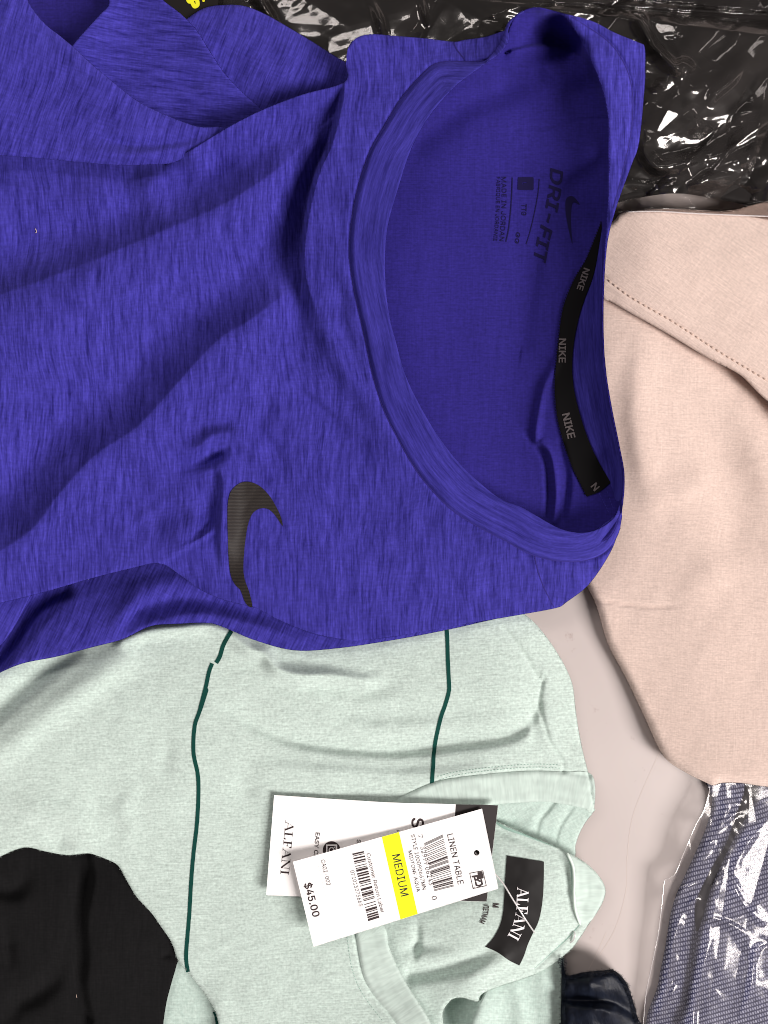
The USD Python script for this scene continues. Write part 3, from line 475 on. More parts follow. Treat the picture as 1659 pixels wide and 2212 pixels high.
nk_low = c6([(905, 556), (860, 543), (800, 530), (700, 515), (600, 518), (490, 525), (300, 545), (100, 600), (-60, 700), (-150, 850), (-110, 960), (0, 1050), (22, 1140), (60, 1230), (110, 1320), (180, 1430), (215, 1520)])
z_m1 = surface([(-40, 1420, 8), (-40, 1330, 3), (150, 1300, 3), (200, 1370, 9), (400, 1280, 6), (450, 1330, 12), (700, 1350, 13), (970, 1340, 15), (1150, 1345, 13), (1230, 1450, 11), (1245, 1580, 10), (1275, 1720, 12), (1100, 1500, 19), (1150, 1600, 17), (900, 1500, 19), (700, 1550, 19), (500, 1500, 18), (300, 1500, 17), (100, 1560, 17), (-40, 1650, 16), (-40, 1830, 11), (100, 1815, 14), (200, 1830, 14), (270, 1900, 13), (350, 2000, 12), (410, 2110, 11), (470, 2210, 12), (500, 1800, 17), (600, 1950, 17), (700, 2100, 17), (800, 2200, 18), (830, 2050, 19), (760, 1850, 18), (950, 1720, 18), (1100, 1730, 17), (650, 1700, 18), (900, 1640, 16), (850, 1760, 18), (300, 1700, 18), (130, 1700, 18), (400, 1750, 18), (860, 2020, 19), (930, 2190, 24)],
    [Fold([(265, 1385), (322, 1364), (387, 1357), (447, 1353), (494, 1372), (537, 1402), (572, 1415), (600, 1446), (645, 1459), (713, 1461), (790, 1472), (815, 1470)], [3, 4, 4, 4, 4, 4.5, 4.5, 5, 5, 4, 3, 1], 14, 16), Fold([(640, 1478), (720, 1484), (800, 1492), (870, 1480)], [0, -1.6, -2, 0], 18, 20),
     Fold([(160, 1405), (100, 1450), (40, 1500), (-30, 1560)], [-2, -4.5, -4.5, -4], 18, 30), Fold([(270, 1420), (190, 1480), (100, 1545), (0, 1625)], [2, 3, 2.5, 2], 30, 34),
     Fold([(480, 1520), (550, 1566), (650, 1603), (830, 1621), (980, 1608), (1110, 1586), (1155, 1535), (1165, 1490)], [-0.5, -2.5, -3.2, -3.6, -3.6, -3.6, -2.6, -1], 40, 14), Fold([(520, 1655), (700, 1668), (900, 1676), (1050, 1662)], [0, 2, 2, 1], 16, 35),
     Fold([(690, 1500), (760, 1540), (900, 1545), (1100, 1530)], [0, -1.5, -2, -1], 30, 22), Fold([(700, 1580), (820, 1580), (1000, 1565)], 1.5, 25, 25),
     Fold(c5([(470, 430), (560, 470), (530, 560), (560, 640), (500, 700)]), 1.0, 22, 20), Fold(c5([(560, 230), (640, 240), (680, 300)]), -0.7, 18, 18), Fold(c5([(700, 200), (720, 300), (690, 420)]), -1.2, 18, 18), Fold(c5([(470, 480), (420, 560), (460, 660)]), -0.9, 24, 24), Fold(c5([(0, 590), (160, 560), (330, 600), (440, 700)]), 2.0, 40, 30), Fold(c5([(180, 660), (260, 690), (330, 720)]), -1.6, 18, 18), Fold(c5([(1090, 300), (1060, 460), (1050, 620)]), -1.2, 30, 30), Fold(c5([(1100, 760), (1110, 850), (1090, 900)]), -0.8, 26, 26),
     Fold(c6([(690, -20), (670, 80), (698, 200), (722, 270), (770, 340), (775, 385)]), [-1.2, -1.4, -1.4, -1.4, -1.2, -0.8], 5, 4), Fold(c4([(520, 1240), (600, 1340), (680, 1475)]), [-1.0, -1.2, -1.0], 5, 7), Fold(c6([(640, 60), (655, 200), (640, 300)]), -2, 22, 10),
     Fold(c6([(60, 500), (200, 435), (300, 412), (480, 392), (640, 380), (775, 385), (890, 402)]), [-1, -1.3, -1.3, -1.3, -1.3, -1.2, -1], 3.5, 5), Fold(c5([(1510, 1010), (1535, 1100), (1560, 1240), (1600, 1330), (1690, 1440), (1760, 1540)]), [-1.2] * 6, 5, 4), Fold(c5([(900, 1290), (960, 1380), (1020, 1500)]), 1.2, 20, 25)], [(2.0, 90, 90, 1), (1.3, 260, 60, 11, -0.35)], gain=1.45)
M1 = Sheet([(-80, 1340), (200, 1330), (450, 1320), (700, 1340), (1000, 1300), (1120, 1300), *c4([(600, 1170), (650, 1215), (700, 1275), (745, 1340), (785, 1410)]), *c6([(812, 0), (822, 60), (828, 120), (845, 230), (862, 310), (880, 380), (890, 430), (900, 500), (908, 540)]), *nk_low, *c5([(1850, 1640), (1020, 1640), (950, 1490), (930, 1420), (880, 1340), (830, 1275), (800, 1240), (765, 1190), (740, 1120), (700, 1060), (650, 990), (590, 925), (545, 850), (510, 790), (460, 763), (420, 748), (380, 738), (290, 745), (200, 730), (120, 712), (60, 725), (-20, 760), (-160, 800)])], z_m1, 1.8, 3.6)
M1.build('front_panel', 'mint_knit', mt, rot=0.05, warp=18, seed=1, drop=3)
band_up = Sheet([*c6([(900, 400), (775, 385), (640, 381), (480, 391), (300, 412), (200, 436), (60, 500), (-20, 560), (40, 610)]), *nk_low[7::-1]], lambda u, v: M1.z(u, v) + 0.7, 0.5, 3.5)
def arc_uv(path):
    p = smooth_path(path, 6)
    def f(u, v): d, _, a = along(p, u, v); return np.stack([a, d], -1)
    return f
band_up.build('collar_band', 'mint_rib', mt, uvfun=arc_uv(nk_low[:8]), seed=2, drop=1)
band_lo = Sheet([*nk_low[9:], *c5([(1780, 1560), (1690, 1440), (1600, 1330), (1562, 1240), (1537, 1100), (1512, 1010), (1490, 900)])], lambda u, v: M1.z(u, v) + 0.7, 0.5, 3.5)
band_lo.build('collar_band', 'mint_rib', mt, uvfun=arc_uv(nk_low[9:]), seed=3, drop=1)
for path, w in ((crop(0, 2200, 1.276)([(1163, 362), (1140, 400), (1120, 440), (1105, 490), (1086, 524)]), 9), (crop(0, 2200, 1.276)([(1066, 526), (1050, 570), (1035, 640), (1003, 766)]) + c5([(893, 30), (860, 130), (841, 190), (836, 300), (855, 400), (857, 500), (850, 620), (836, 740), (826, 860), (818, 1000), (808, 1120), (804, 1190), (812, 1250)]), 8.5), (c4([(270, 1215), (274, 1300), (277, 1400), (281, 1475)]) + c6([(280, 40), (265, 95), (246, 150), (226, 235), (216, 300), (211, 380), (206, 448)]), 8.5)):
    v_, f_, uv_ = ribbon(path, w, M1, 0.25, 10); put('stripe', v_, f_, 'stripe_green', mt, uv_)
v_, f_, uv_ = ribbon(c5([(928, 1420), (938, 1450), (948, 1540)]), 10, M0, 0.3); put('stripe', v_, f_, 'stripe_green', mt, uv_)
def dots(path, sheet, gap, r, mat, parent, name='stitching', lift=0.1, length=0.5):
    p = smooth_path(path, 12); l = np.concatenate([[0], np.cumsum(np.linalg.norm(np.diff(p, axis=0), axis=1))]); V, F, n = [], [], 0
    for s in np.arange(0, l[-1] - gap, gap):
        q = np.stack([np.interp(s + gap * length * np.array([0, .5, 1]), l, p[:, i]) for i in (0, 1)], -1); v_, f_ = tube(np.column_stack([q, sheet.z(q[:, 0], q[:, 1]) + [lift * .3, lift, lift * .3]]), [r * .6, r, r * .6], 5); V.append(v_); F.append(f_ + n); n += len(v_)
    return tag(put(name, np.vstack(V), np.vstack(F), mat, parent), None, None, None, 'stuff')
dots(c6([(230, 405), (320, 384), (480, 364), (640, 352), (770, 356)]), M1, 7, 0.22, 'seam_mint', mt)
dots(c6([(240, 418), (325, 397), (480, 377), (640, 365), (770, 370)]), M1, 7, 0.22, 'seam_mint', mt)
dots(c5([(1500, 1100), (1522, 1240), (1570, 1350), (1660, 1470)]), M1, 7, 0.22, 'seam_mint', mt)
lab = Polygon(smooth_path(c6([(530, 747), (610, 760), (691, 773)]), 4).tolist() + smooth_path(c6([(691, 773), (690, 870), (683, 960), (668, 1030), (645, 1080), (622, 1130), (605, 1180), (585, 1222)]), 6).tolist() + smooth_path(c6([(585, 1222), (540, 1200), (490, 1165), (437, 1141)]), 4).tolist() + smooth_path(c6([(437, 1141), (470, 1105), (498, 1055), (513, 1000), (519, 930), (523, 850), (530, 747)]), 6).tolist()).buffer(0)
nl = prints('neck_label', lab, M2, 'label_black', mt, 0.35, 6, 'black satin neck label reading ALFANI')
prints('lettering', bent(serif('ALFANI'), LB([(563, 640), (557, 800), (548, 930), (512, 1090), (448, 1222)]), 25.0), M2, 'white_thread', nl, 0.55, 5)
prints('size_mark', text_shape(glyphs('M', True), *LB([(277, 835), (270, 885)]), 13, -0.1), M2, 'ink', mt, 0.25, 4)
prints('origin_lettering', bent(glyphs('VIETNAM', True), LB([(163, 842), (160, 900), (145, 985), (110, 1060)]), 11.5, -0.1), M2, 'ink', mt, 0.25, 4)

def fuzz(sheet, n, mat, parent, seed, box=(-20, -20, W + 20, H + 20), longest=2.2):
    g = np.random.default_rng(seed); e = sheet.edge; pos = []; o = origin(str(parent.GetPath()))
    d = g.random(n) * e.length; a = shapely.get_coordinates(shapely.line_interpolate_point(e, d)); b = shapely.get_coordinates(shapely.line_interpolate_point(e, np.minimum(d + 2, e.length)))
    t = b - a; nn = np.stack([t[:, 1], -t[:, 0]], -1); nn /= np.maximum(np.linalg.norm(nn, axis=1, keepdims=True), 1e-9)
    flip = shapely.contains_xy(sheet.poly, *(a + 3 * nn).T); nn[flip] *= -1
    k = (a[:, 0] > box[0]) & (a[:, 0] < box[2]) & (a[:, 1] > box[1]) & (a[:, 1] < box[3]); a, nn = a[k], nn[k]; n = len(a)
    L = g.uniform(1.0, longest, (n, 1)); s0 = a - nn * g.uniform(0, 4, (n, 1)); j = g.normal(0, 0.7, (n, 2)); m = s0 + (nn + j * 0.5) * L * 0.5; q = s0 + (nn + j) * L
    z = sheet.z(s0[:, 0], s0[:, 1]); P3 = np.stack([P(*s0.T, z), P(*m.T, z + 0.35), P(*q.T, z + g.normal(0.3, 0.3, n))], 1).reshape(-1, 3) - o
    c = UsdGeom.BasisCurves.Define(stage, numbered(str(parent.GetPath()) + '/fuzz')); c.CreateTypeAttr('linear'); c.CreatePointsAttr([Gf.Vec3f(*map(float, x)) for x in P3]); c.CreateCurveVertexCountsAttr([3] * n); c.CreateWidthsAttr([0.00005] * len(P3)); c.SetWidthsInterpolation('vertex')
    UsdShade.MaterialBindingAPI.Apply(c.GetPrim()).Bind(LOOK[mat]); tag(c.GetPrim(), None, None, None, 'stuff')
fuzz(M1, 4200, 'mint_plain', mt, 1); fuzz(M2, 2600, 'mint_plain', mt, 2)

# ------------------------------------------------------------------ hang tag and price tag
ht = thing('hang_tag', 'white hang tag with a black end reading ALFANI, under the price tag', 'tag', TG([(700, 430)])[0] + (20,))
A4 = TG([(132, 84), (1595, 150), (1520, 780), (80, 738)])
z_ht = surface([(*A4[0], 20.5), (*A4[1], 22.5), (*A4[2], 22.5), (*A4[3], 21), (*TG([(700, 105)])[0], 22), (*TG([(700, 760)])[0], 22.5)])
HT = Sheet(TG([(132, 84), (520, 110), (900, 134), (1250, 142), (1595, 150), (1557, 465), (1520, 780), (1060, 768), (560, 756), (80, 738), (106, 410)]), z_ht, 0, 6, straight=True)
HT.build('card', 'card_white', ht, drop=0.4, inset=0.1)
prints('black_block', Polygon(TG([(1318, 143.5), (1595, 150), (1557, 465), (1520, 780), (1268, 773)])).buffer(-0.2), HT, 'card_black', ht, 0.06, 8)
prints('lettering', text_shape(serif('ALFANI', 0.045, 0.13), *TG([(207, 248), (172, 601)]), 18.5), HT, 'ink', ht, 0.1, 5)
prints('lettering', text_shape(glyphs('EASY CARE', True), *TG([(404, 328), (385, 545)]), 8.6), HT, 'ink', ht, 0.1, 5)
ic = shapely.Point(TG([(507, 443)])[0])
prints('camera_icon', shapely.union_all([ic.buffer(19).difference(ic.buffer(11.5, cap_style='square').difference(ic.buffer(9.5, cap_style='square')).buffer(0.6)).difference(ic.buffer(6.2).difference(ic.buffer(4.2))).difference(shapely.affinity.translate(ic.buffer(1.3), 6, -6))]), HT, 'ink', ht, 0.1, 4)
prints('lettering', text_shape(glyphs('S', True), *TG([(1033, 232), (1030, 297)]), 25), HT, 'ink', ht, 0.1, 4)
prints('lettering', text_shape(glyphs('S', True), *TG([(673, 374), (672, 396)]), 8), HT, 'ink', ht, 0.1, 4)
prints('lettering', text_shape(glyphs('P'), *TG([(931, 312), (930, 327)]), 6), HT, 'soft_ink', ht, 0.1, 4)

pt = thing('price_tag', 'white price tag with a yellow MEDIUM stripe and barcodes, uppermost', 'tag', TG([(900, 620)])[0] + (24,))
q4 = TG([(255, 520), (1490, 173), (1597, 695), (390, 1075)])
z_pt = surface([(*q4[0], 27), (*q4[1], 24.2), (*q4[2], 25), (*q4[3], 28), (*TG([(900, 345)])[0], 24.6), (*TG([(960, 890)])[0], 25.6)])
hole = shapely.Point(TG([(1455, 461)])[0]).buffer(6.2)
PT = Sheet(q4, z_pt, 0, 6, straight=True, holes=(hole,))
PT.build('card', 'card_white', pt, drop=0.35, inset=0.1)
prints('size_stripe', Polygon(TG([(835, 357.5), (948, 325.5), (1070, 860.5), (957, 896)])).intersection(PT.poly.buffer(-0.15)), PT, 'fluorescent_yellow', pt, 0.06, 8, 'bright yellow stripe reading MEDIUM')
def say(text, a, b, h, bold=False, mat='ink', g=None): return prints('lettering', text_shape(g if g is not None else glyphs(text, bold), *TG([a, b]), h / 3.024), PT, mat, pt, 0.12, 5)
say('LINEN TABLE', (1262, 343), (1333, 670), 40)
say('7', (1070, 346), (1075, 368), 30); say('32999 06243', (1087, 424), (1145, 676), 30); say('0', (1160, 748), (1166, 772), 32)
say('STYLE 100090667MN', (1024, 345), (1101, 704), 27); say('MIDTONE AQUA', (1007, 450), (1064, 718), 24)
say('MEDIUM', (902, 478), (961, 748), 52)
say('Customer Return Label', (735, 468), (829, 853), 25, False, 'soft_ink'); say('071013273665', (629, 580), (687, 813), 26)
say('CA02-002', (437, 510), (476, 676), 27); say('$45.00', (328, 664), (387, 884), 46, True)
def bars(a, b, c, d, pattern, name='barcode'):
    """Bars that run from side a-d to side b-c, stacked along it."""
    a, b, c, d = map(np.array, TG([a, b, c, d])); tot = sum(pattern); x = 0; out = []
    for i, w in enumerate(pattern):
        if i % 2 == 0:
            s, t = x / tot, (x + w) / tot; out.append(Polygon([a + (d - a) * s, b + (c - b) * s, b + (c - b) * t, a + (d - a) * t]))
        x += w
    return prints(name, shapely.union_all(out), PT, 'ink', pt, 0.12, 20)
def code(n):
    out = []
    for k in range(n): r = list(random.choice([(3, 2, 1, 1), (2, 2, 2, 1), (2, 1, 2, 2), (1, 4, 1, 1), (1, 1, 3, 2), (1, 2, 3, 1), (1, 1, 1, 4), (1, 3, 1, 2), (1, 2, 1, 3), (3, 1, 1, 2)])); out += r
    return out
random.seed(11)
bars((1112, 400), (1235, 342), (1307, 680), (1178, 712), [1, 1, 1, 1] + code(6) + [1, 1, 1, 1] + code(6) + [1, 1, 1])
bars((642, 467), (718, 450), (820, 885), (747, 908), [2, 1, 1, 2] + code(11) + [2, 1, 2, 1, 3])
dash = shapely.union_all([LineString(TG([(420 + 58 * t, 545 + 235 * t), (420 + 58 * (t + .035), 545 + 235 * (t + .035))])).buffer(0.35) for t in np.arange(0, 1, 0.055)])
prints('dotted_line', dash, PT, 'grey_ink', pt, 0.1, 8)
L4 = TG([(1407, 593), (1498, 576), (1521, 678), (1430, 698)]); lp = Polygon(L4)
logo = [lp.difference(lp.buffer(-1.6))]
def lg(x, y): a, b, c, d = map(np.array, L4); return tuple((a * (1 - x) + b * x) * (1 - y) + (d * (1 - x) + c * x) * y)
for seg in ([(.86, .12), (.86, .44), (.62, .44)], [(.74, .2), (.74, .42)], [(.86, .12), (.62, .12)], [(.62, .12), (.62, .4)], [(.16, .26), (.5, .26), (.5, .5), (.3, .5), (.3, .26)], [(.72, .56), (.72, .82), (.5, .9), (.3, .82), (.3, .62)], [(.5, .56), (.6, .62)]):
    logo.append(LineString([lg(*s) for s in seg]).buffer(1.9))
logo.append(text_shape(glyphs('TM'), lg(.08, .8), lg(.08, .95), 2.4))
prints('logo', shapely.union_all(logo), PT, 'ink', pt, 0.12, 4)

fa = thing('tag_fastener', 'thin clear plastic tag loop crossing the ALFANI neck label', 'tag fastener', LB([(560, 880)])[0] + (20,))
fp = LB([(60, 230), (200, 380), (340, 530), (410, 620), (500, 770), (600, 930), (690, 1070), (768, 1182)]); fp = np.array(fp)
fz = np.array([23, 23.4, 23.6, 24, 24, 23.5, 22, 0]); fz[-1] = float(M2.z(fp[-1:, 0], fp[-1:, 1])[0]) - 0.3; fz[3:7] = np.maximum(fz[3:7], M2.z(fp[3:7, 0], fp[3:7, 1]) + 1.2)
v_, f_ = tube(smooth_path(np.column_stack([fp, fz]), 8), 0.42, 8); put('loop', v_, f_, 'nylon', fa)
fp = np.array(LB([(1235, 1160), (1245, 1210), (1225, 1270), (1190, 1300)])); v_, f_ = tube(smooth_path(np.column_stack([fp, M2.z(fp[:, 0], fp[:, 1]) + [-.2, 1, 1, -.2]]), 8), 0.45, 8); put('end_bar', v_, f_, 'nylon', fa)

# ------------------------------------------------------------------ purple T-shirt
pu = thing('purple_t_shirt', 'heathered purple knit T-shirt with a black chest logo, lying across the pile', 't-shirt', (700, 750, 0))
z_p0 = surface([(-60, 1300, 12), (300, 1240, 12), (600, 1300, 19), (900, 1300, 21), (1150, 1280, 20), (-60, 1470, 17), (100, 1425, 25), (250, 1385, 26), (330, 1350, 24), (450, 1345, 22), (630, 1400, 23), (830, 1385, 23), (1000, 1350, 22), (150, 1345, 24), (400, 1250, 13), (200, 1280, 14), (280, 1310, 21), (420, 1200, 12)],
    [Fold([(262, 1385), (268, 1355), (300, 1322), (380, 1298), (460, 1300), (545, 1320), (640, 1350)], [-1, -3, -4, -4, -4, -4, -1], 12, 26), Fold([(255, 1350), (300, 1285), (380, 1262), (460, 1272)], [2, 2.5, 2.5, 1], 22, 22), Fold([(330, 1345), (420, 1325), (530, 1345), (650, 1385)], [1, 2.5, 2.5, 1], 14, 14), Fold([(130, 1275), (75, 1320), (20, 1395), (-30, 1460)], [-7, -9, -9, -7], 20, 26)], [(1.5, 70, 70, 4)])
z_p0r = z_p0; z_p0 = lambda u, v: np.maximum(z_p0r(u, v), 8.5)
P0 = Sheet([(-80, 1240), (400, 1150), (900, 1250), (1080, 1250), (1085, 1325), (1030, 1346), (930, 1368), (830, 1386), (725, 1401), (635, 1405), (550, 1383), (490, 1358), (450, 1346), (380, 1348), (325, 1353), (265, 1381), (200, 1398), (125, 1418), (50, 1433), (0, 1453), (-80, 1490)], z_p0, 1.6, 4)
P0.build('lower_layer', 'heather_knit', pu, rot=-0.45, warp=20, seed=3, drop=4)
z_p00 = surface([(-60, 1290, 21), (60, 1285, 22), (40, 1340, 22), (-60, 1420, 21), (0, 1340, 23)])
Sheet([(-80, 1270), (75, 1270), (64, 1292), (44, 1332), (22, 1368), (-5, 1400), (-80, 1450)], z_p00, 1.6, 4).build('lower_fold', 'heather_knit', pu, rot=-0.5, seed=4, drop=5)
# sleeve layers, top left
z_c = surface([(20, -40, 2), (130, -40, 7), (230, -40, 10), (60, 30, 4), (150, 80, 10), (195, 40, 11)], [], [(2, 60, 60, 2)])
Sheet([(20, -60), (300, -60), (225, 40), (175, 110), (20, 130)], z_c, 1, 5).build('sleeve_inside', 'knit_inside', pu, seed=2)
z_b = surface([(a, b, c + 3) for a, b, c in [*[(*q, 30) for q in c1([(690, -20), (840, 130), (960, 310)])], *[(*q, 23) for q in c1([(1060, 420), (1130, 480)])], *[(*q, 29) for q in c1([(300, 215), (420, 65), (470, -40)])], *[(*q, 22) for q in c1([(560, 60), (620, 200), (720, 320)])], *[(*q, 17) for q in c1([(740, 440), (860, 470)])], *[(*q, 12) for q in c1([(700, 540), (900, 560)])], *[(*q, 16) for q in c1([(450, 300)])]]],
    [Fold(c1([(740, 330), (830, 350), (960, 330), (1010, 350)]), -1.6, 18, 18), Fold(c1([(760, 420), (880, 390), (1020, 390)]), 1.4, 14, 14), Fold(c1([(780, 500), (900, 470), (1060, 440)]), 1.2, 12, 12)], [(1.2, 60, 60, 6)])
SB = Sheet(c1([(480, -60), (660, -60), (705, 0), (782, 60), (850, 130), (900, 210), (958, 300), (1002, 352), (1062, 412), (1132, 472), (1150, 500), (1000, 600), (700, 600), (480, 440), (300, 240), (318, 192), (370, 130), (430, 65), (470, 20)]), z_b, 1.6, 4)
z_d = surface([*[(*q, 23) for q in c1([(810, 90), (880, 45), (960, 32), (1050, 35), (1140, 70), (1250, 130), (1350, 190), (1440, 250), (1500, 285)])], *[(*q, 28) for q in c1([(960, 200), (1100, 220), (1250, 290), (1380, 320)])], *[(*q, 22) for q in c1([(1000, 390), (1130, 460), (1300, 430), (1500, 380)])]],
    [Fold(c1([(870, 170), (960, 220), (1020, 330), (1060, 420)]), -2.2, 26, 40), Fold(c1([(1180, 140), (1250, 220), (1200, 330)]), 1.2, 22, 30)], [(1.2, 60, 60, 7)])
SD = Sheet(c1([(760, 140), (800, 88), (880, 36), (960, 22), (1050, 25), (1140, 58), (1250, 120), (1350, 180), (1440, 238), (1500, 274), (1540, 330), (1500, 430), (1300, 480), (1130, 540), (960, 450), (860, 300)]), z_d, 2.2, 4)
SD.build('sleeve_lobe', 'heather_knit', pu, rot=-0.35, warp=26, seed=7, drop=4)
SB.build('sleeve_fold', 'heather_knit', pu, rot=1.48, warp=22, seed=5, drop=6)
z_a = surface([(a, b, c + 8) for a, b, c in [*[(*q, 27) for q in c1([(120, 0), (200, 110), (330, 215), (520, 380)])], *[(*q, 26) for q in c1([(700, 490), (870, 552)])], *[(*q, 25) for q in c1([(-60, 665), (150, 680), (300, 692), (450, 705), (560, 708), (650, 700)])], *[(*q, 31) for q in c1([(80, 150), (250, 270), (400, 400), (-60, 100)])], *[(*q, 30) for q in c1([(100, 400), (-60, 450), (250, 480)])], *[(*q, 24.5) for q in c1([(800, 600), (960, 552)])], *[(*q, 28) for q in c1([(560, 560), (420, 560)])]]],
    [Fold(c1([(280, 640), (420, 655), (560, 675), (700, 655), (820, 620)]), [0, 2, 3, 2.5, 0.5], 16, 14), Fold(c1([(380, 570), (540, 625), (760, 618), (900, 572)]), [0, -2.6, -2.6, -1], 14, 9), Fold(c1([(60, 300), (200, 350), (330, 440), (420, 520)]), -1.8, 30, 30), Fold(c1([(140, 60), (260, 190), (430, 350), (600, 470)]), 1.5, 16, 14)], [(2.0, 90, 90, 3)])
SA = Sheet(c1([(-160, -80), (90, -80), (120, 0), (150, 50), (200, 108), (260, 155), (330, 214), (400, 280), (520, 380), (600, 440), (700, 490), (800, 530), (870, 549), (960, 548), (1010, 560), (960, 600), (830, 665), (740, 705), (650, 711), (560, 714), (450, 710), (300, 696), (150, 682), (0, 671), (-160, 660)]), z_a, 1.7, 4)
SA.build('sleeve', 'heather_knit', pu, rot=-0.3, warp=26, seed=8, drop=5)

Lr = [(752, 108), (747, 150), (740, 215), (715, 310), (685, 380), (662, 480), (655, 575), (672, 650), (705, 737), (760, 820)]
seam_out = [(1046, 131), (1005, 133), (964, 133), (935, 141), (906, 167), (865, 215), (830, 273), (800, 325), (775, 400), (760, 475), (755, 550), (765, 625), (790, 737), (806, 812), (830, 887), (860, 947), (900, 1017), (950, 1077), (990, 1112), (1040, 1142), (1090, 1167), (1130, 1190), (1170, 1205), (1210, 1212), (1255, 1212), (1295, 1200), (1322, 1177), (1340, 1140)]
band_in = [(1137, 21), (1113, 37), (1099, 62), (1096, 87), (1084, 112), (1051, 136), (1015, 162), (980, 190), (930, 248), (889, 320), (855, 425), (836, 500), (832, 590), (840, 675), (855, 737), (875, 807), (900, 862), (940, 932), (985, 992), (1030, 1037), (1080, 1077), (1125, 1095), (1155, 1112), (1205, 1140), (1245, 1150), (1280, 1147), (1310, 1132), (1330, 1112), (1344, 1072)]
common = [(520, 1100, 29), (570, 1230, 28), (480, 1270, 24), (430, 1255, 22), (390, 1225, 21), (700, 1310, 26), (850, 1355, 24), (1000, 1330, 24), (1190, 1305, 22), (700, 1100, 29), (850, 1180, 29), (1000, 1230, 29), (1150, 1260, 28), (1260, 1245, 27), (620, 900, 28), (750, 1000, 29), (720, 900, 29)]
G = lambda pts, k=1.5: [(a, b, 25 + (c - 25) * k) for a, b, c in pts]
C1L = [(-60, 655), (75, 610), (215, 556), (320, 511), (450, 456), (525, 416), (600, 365), (670, 300)]
V2L = [(668, 590), (610, 640), (540, 690), (465, 738), (380, 830), (300, 917), (200, 987), (120, 1075), (65, 1146), (-40, 1215)]
off = lambda pts, d, z: [(a - 0.58 * d, b - 0.81 * d, z) for a, b in pts]
z_left = surface(G([(-40, 330, 22), (150, 345, 22), (300, 350, 21), (350, 352, 22), (330, 392, 27), (420, 348, 30), (490, 290, 32), (565, 250, 33), (650, 216, 33), (735, 193, 33), (-40, 380, 24), (100, 395, 26), (200, 440, 26), (-40, 470, 25),
    *[(a, b, 29) for a, b in C1L[:6]], (600, 365, 28), (660, 310, 27), *off(C1L[:6], 42, 23), *off(C1L[:6], 85, 21.5), *off(C1L[1:5], 135, 25), (575, 320, 25), (640, 265, 27),
    *[(a, b, 30) for a, b in V2L[2:9]], (610, 640, 27), *off(V2L[2:9], 42, 24), *off(V2L[2:9], 88, 22), *off(V2L[2:9], 150, 26), (560, 545, 21), (600, 470, 22),
    (450, 845, 29), (360, 960, 28), (270, 1060, 28), (180, 1120, 28), (100, 1200, 27), (0, 1250, 26), (-40, 1310, 26), (100, 1275, 26), (250, 1233, 27), (400, 1175, 28), (560, 780, 28), (620, 740, 25),
    (738, 250, 26), (708, 320, 21), (676, 395, 17), (650, 490, 14), (645, 575, 15), (665, 650, 19), (700, 740, 24), (760, 830, 28), (640, 400, 21), (690, 300, 25)]) + common,
    [Fold(C1L, [4.0, 4.0, 4.2, 4.4, 4.4, 4.0, 3.2, 1.6], 26, 95, power=1.0), Fold(V2L, [0.5, 2.0, 3.4, 4.2, 4.4, 4.4, 4.2, 4.0, 3.6, 3.0], 95, 28, power=1.0),
     Fold([(290, 926), (360, 957), (418, 972), (458, 944), (500, 940), (548, 972), (580, 1030)], [0, 1.8, 3.8, 5.6, 5.6, 3.6, 0], 17, 19), Fold([(370, 1016), (430, 998), (465, 980), (500, 968)], [0, -4, -5.5, 0], 14, 16), Fold([(430, 1012), (478, 1018), (482, 1080), (478, 1160), (484, 1250)], [0, 2.4, 4.4, 4.6, 0], 30, 9), Fold([(468, 1146), (445, 1158), (400, 1184), (350, 1213), (300, 1232)], [0, 4.5, 5, 4, 1], 4, 50), Fold([(410, 1166), (446, 1134), (460, 1080)], [-2, -5, -2], 16, 10),
     Fold([(570, 790), (640, 840), (700, 890), (770, 940), (850, 970)], [0, -2.4, -3.4, -2.6, 0], 12, 24), Fold([(590, 850), (560, 920), (590, 970), (620, 1040)], [0, -2.4, -2.6, 0], 18, 26), Fold([(560, 760), (620, 820), (640, 900)], 1.4, 25, 25), Fold([(640, 1100), (760, 1150), (900, 1260)], -1.6, 50, 40), Fold([(640, 960), (680, 1080), (660, 1200)], 1.6, 40, 40), Fold([(280, 960), (330, 1040), (400, 1080), (430, 1130)], [0, 2.4, 3, 0], 24, 16), Fold([(320, 1070), (390, 1115), (430, 1150)], -1.2, 16, 16), Fold([(480, 470), (400, 600), (380, 700)], 1.0, 50, 60),
     Fold(c1([(330, 840), (480, 845), (620, 810), (780, 700)]), [0, 1.2, 1.6, 0], 24, 28), Fold([(120, 760), (260, 820), (330, 790)], 0.8, 60, 60), Fold([(560, 1180), (700, 1220), (850, 1300)], 1.2, 30, 40), Fold([(20, 1060), (120, 1010), (240, 930)], [0, 0.8, 0], 14, 14), Fold([(230, 1190), (320, 1110), (400, 1060)], 0.9, 12, 12), Fold([(520, 830), (600, 780), (680, 690)], 1.0, 14, 14), Fold([(330, 700), (450, 600), (540, 520)], 0.7, 14, 14), Fold([(640, 470), (430, 560), (180, 690), (20, 750)], [0.3, 1.4, 1.4, 0], 14, 50, power=1.0), Fold([(640, 720), (500, 830), (400, 930)], [0.3, 1.3, 0], 40, 14, power=1.0), Fold([(100, 900), (220, 800), (330, 710)], [0, 1.2, 0], 14, 40, power=1.0), Fold([(690, 255), (560, 310), (430, 372)], [0, 1.0, 0], 14, 30, power=1.0), Fold([(60, 830), (-40, 870)], [0, 1.0], 14, 40, power=1.0)], [(1.8, 100, 100, 5), (0.5, 30, 60, 8), (1.3, 320, 55, 17, -0.78), (0.6, 180, 24, 19, -0.95)], gain=1.25)
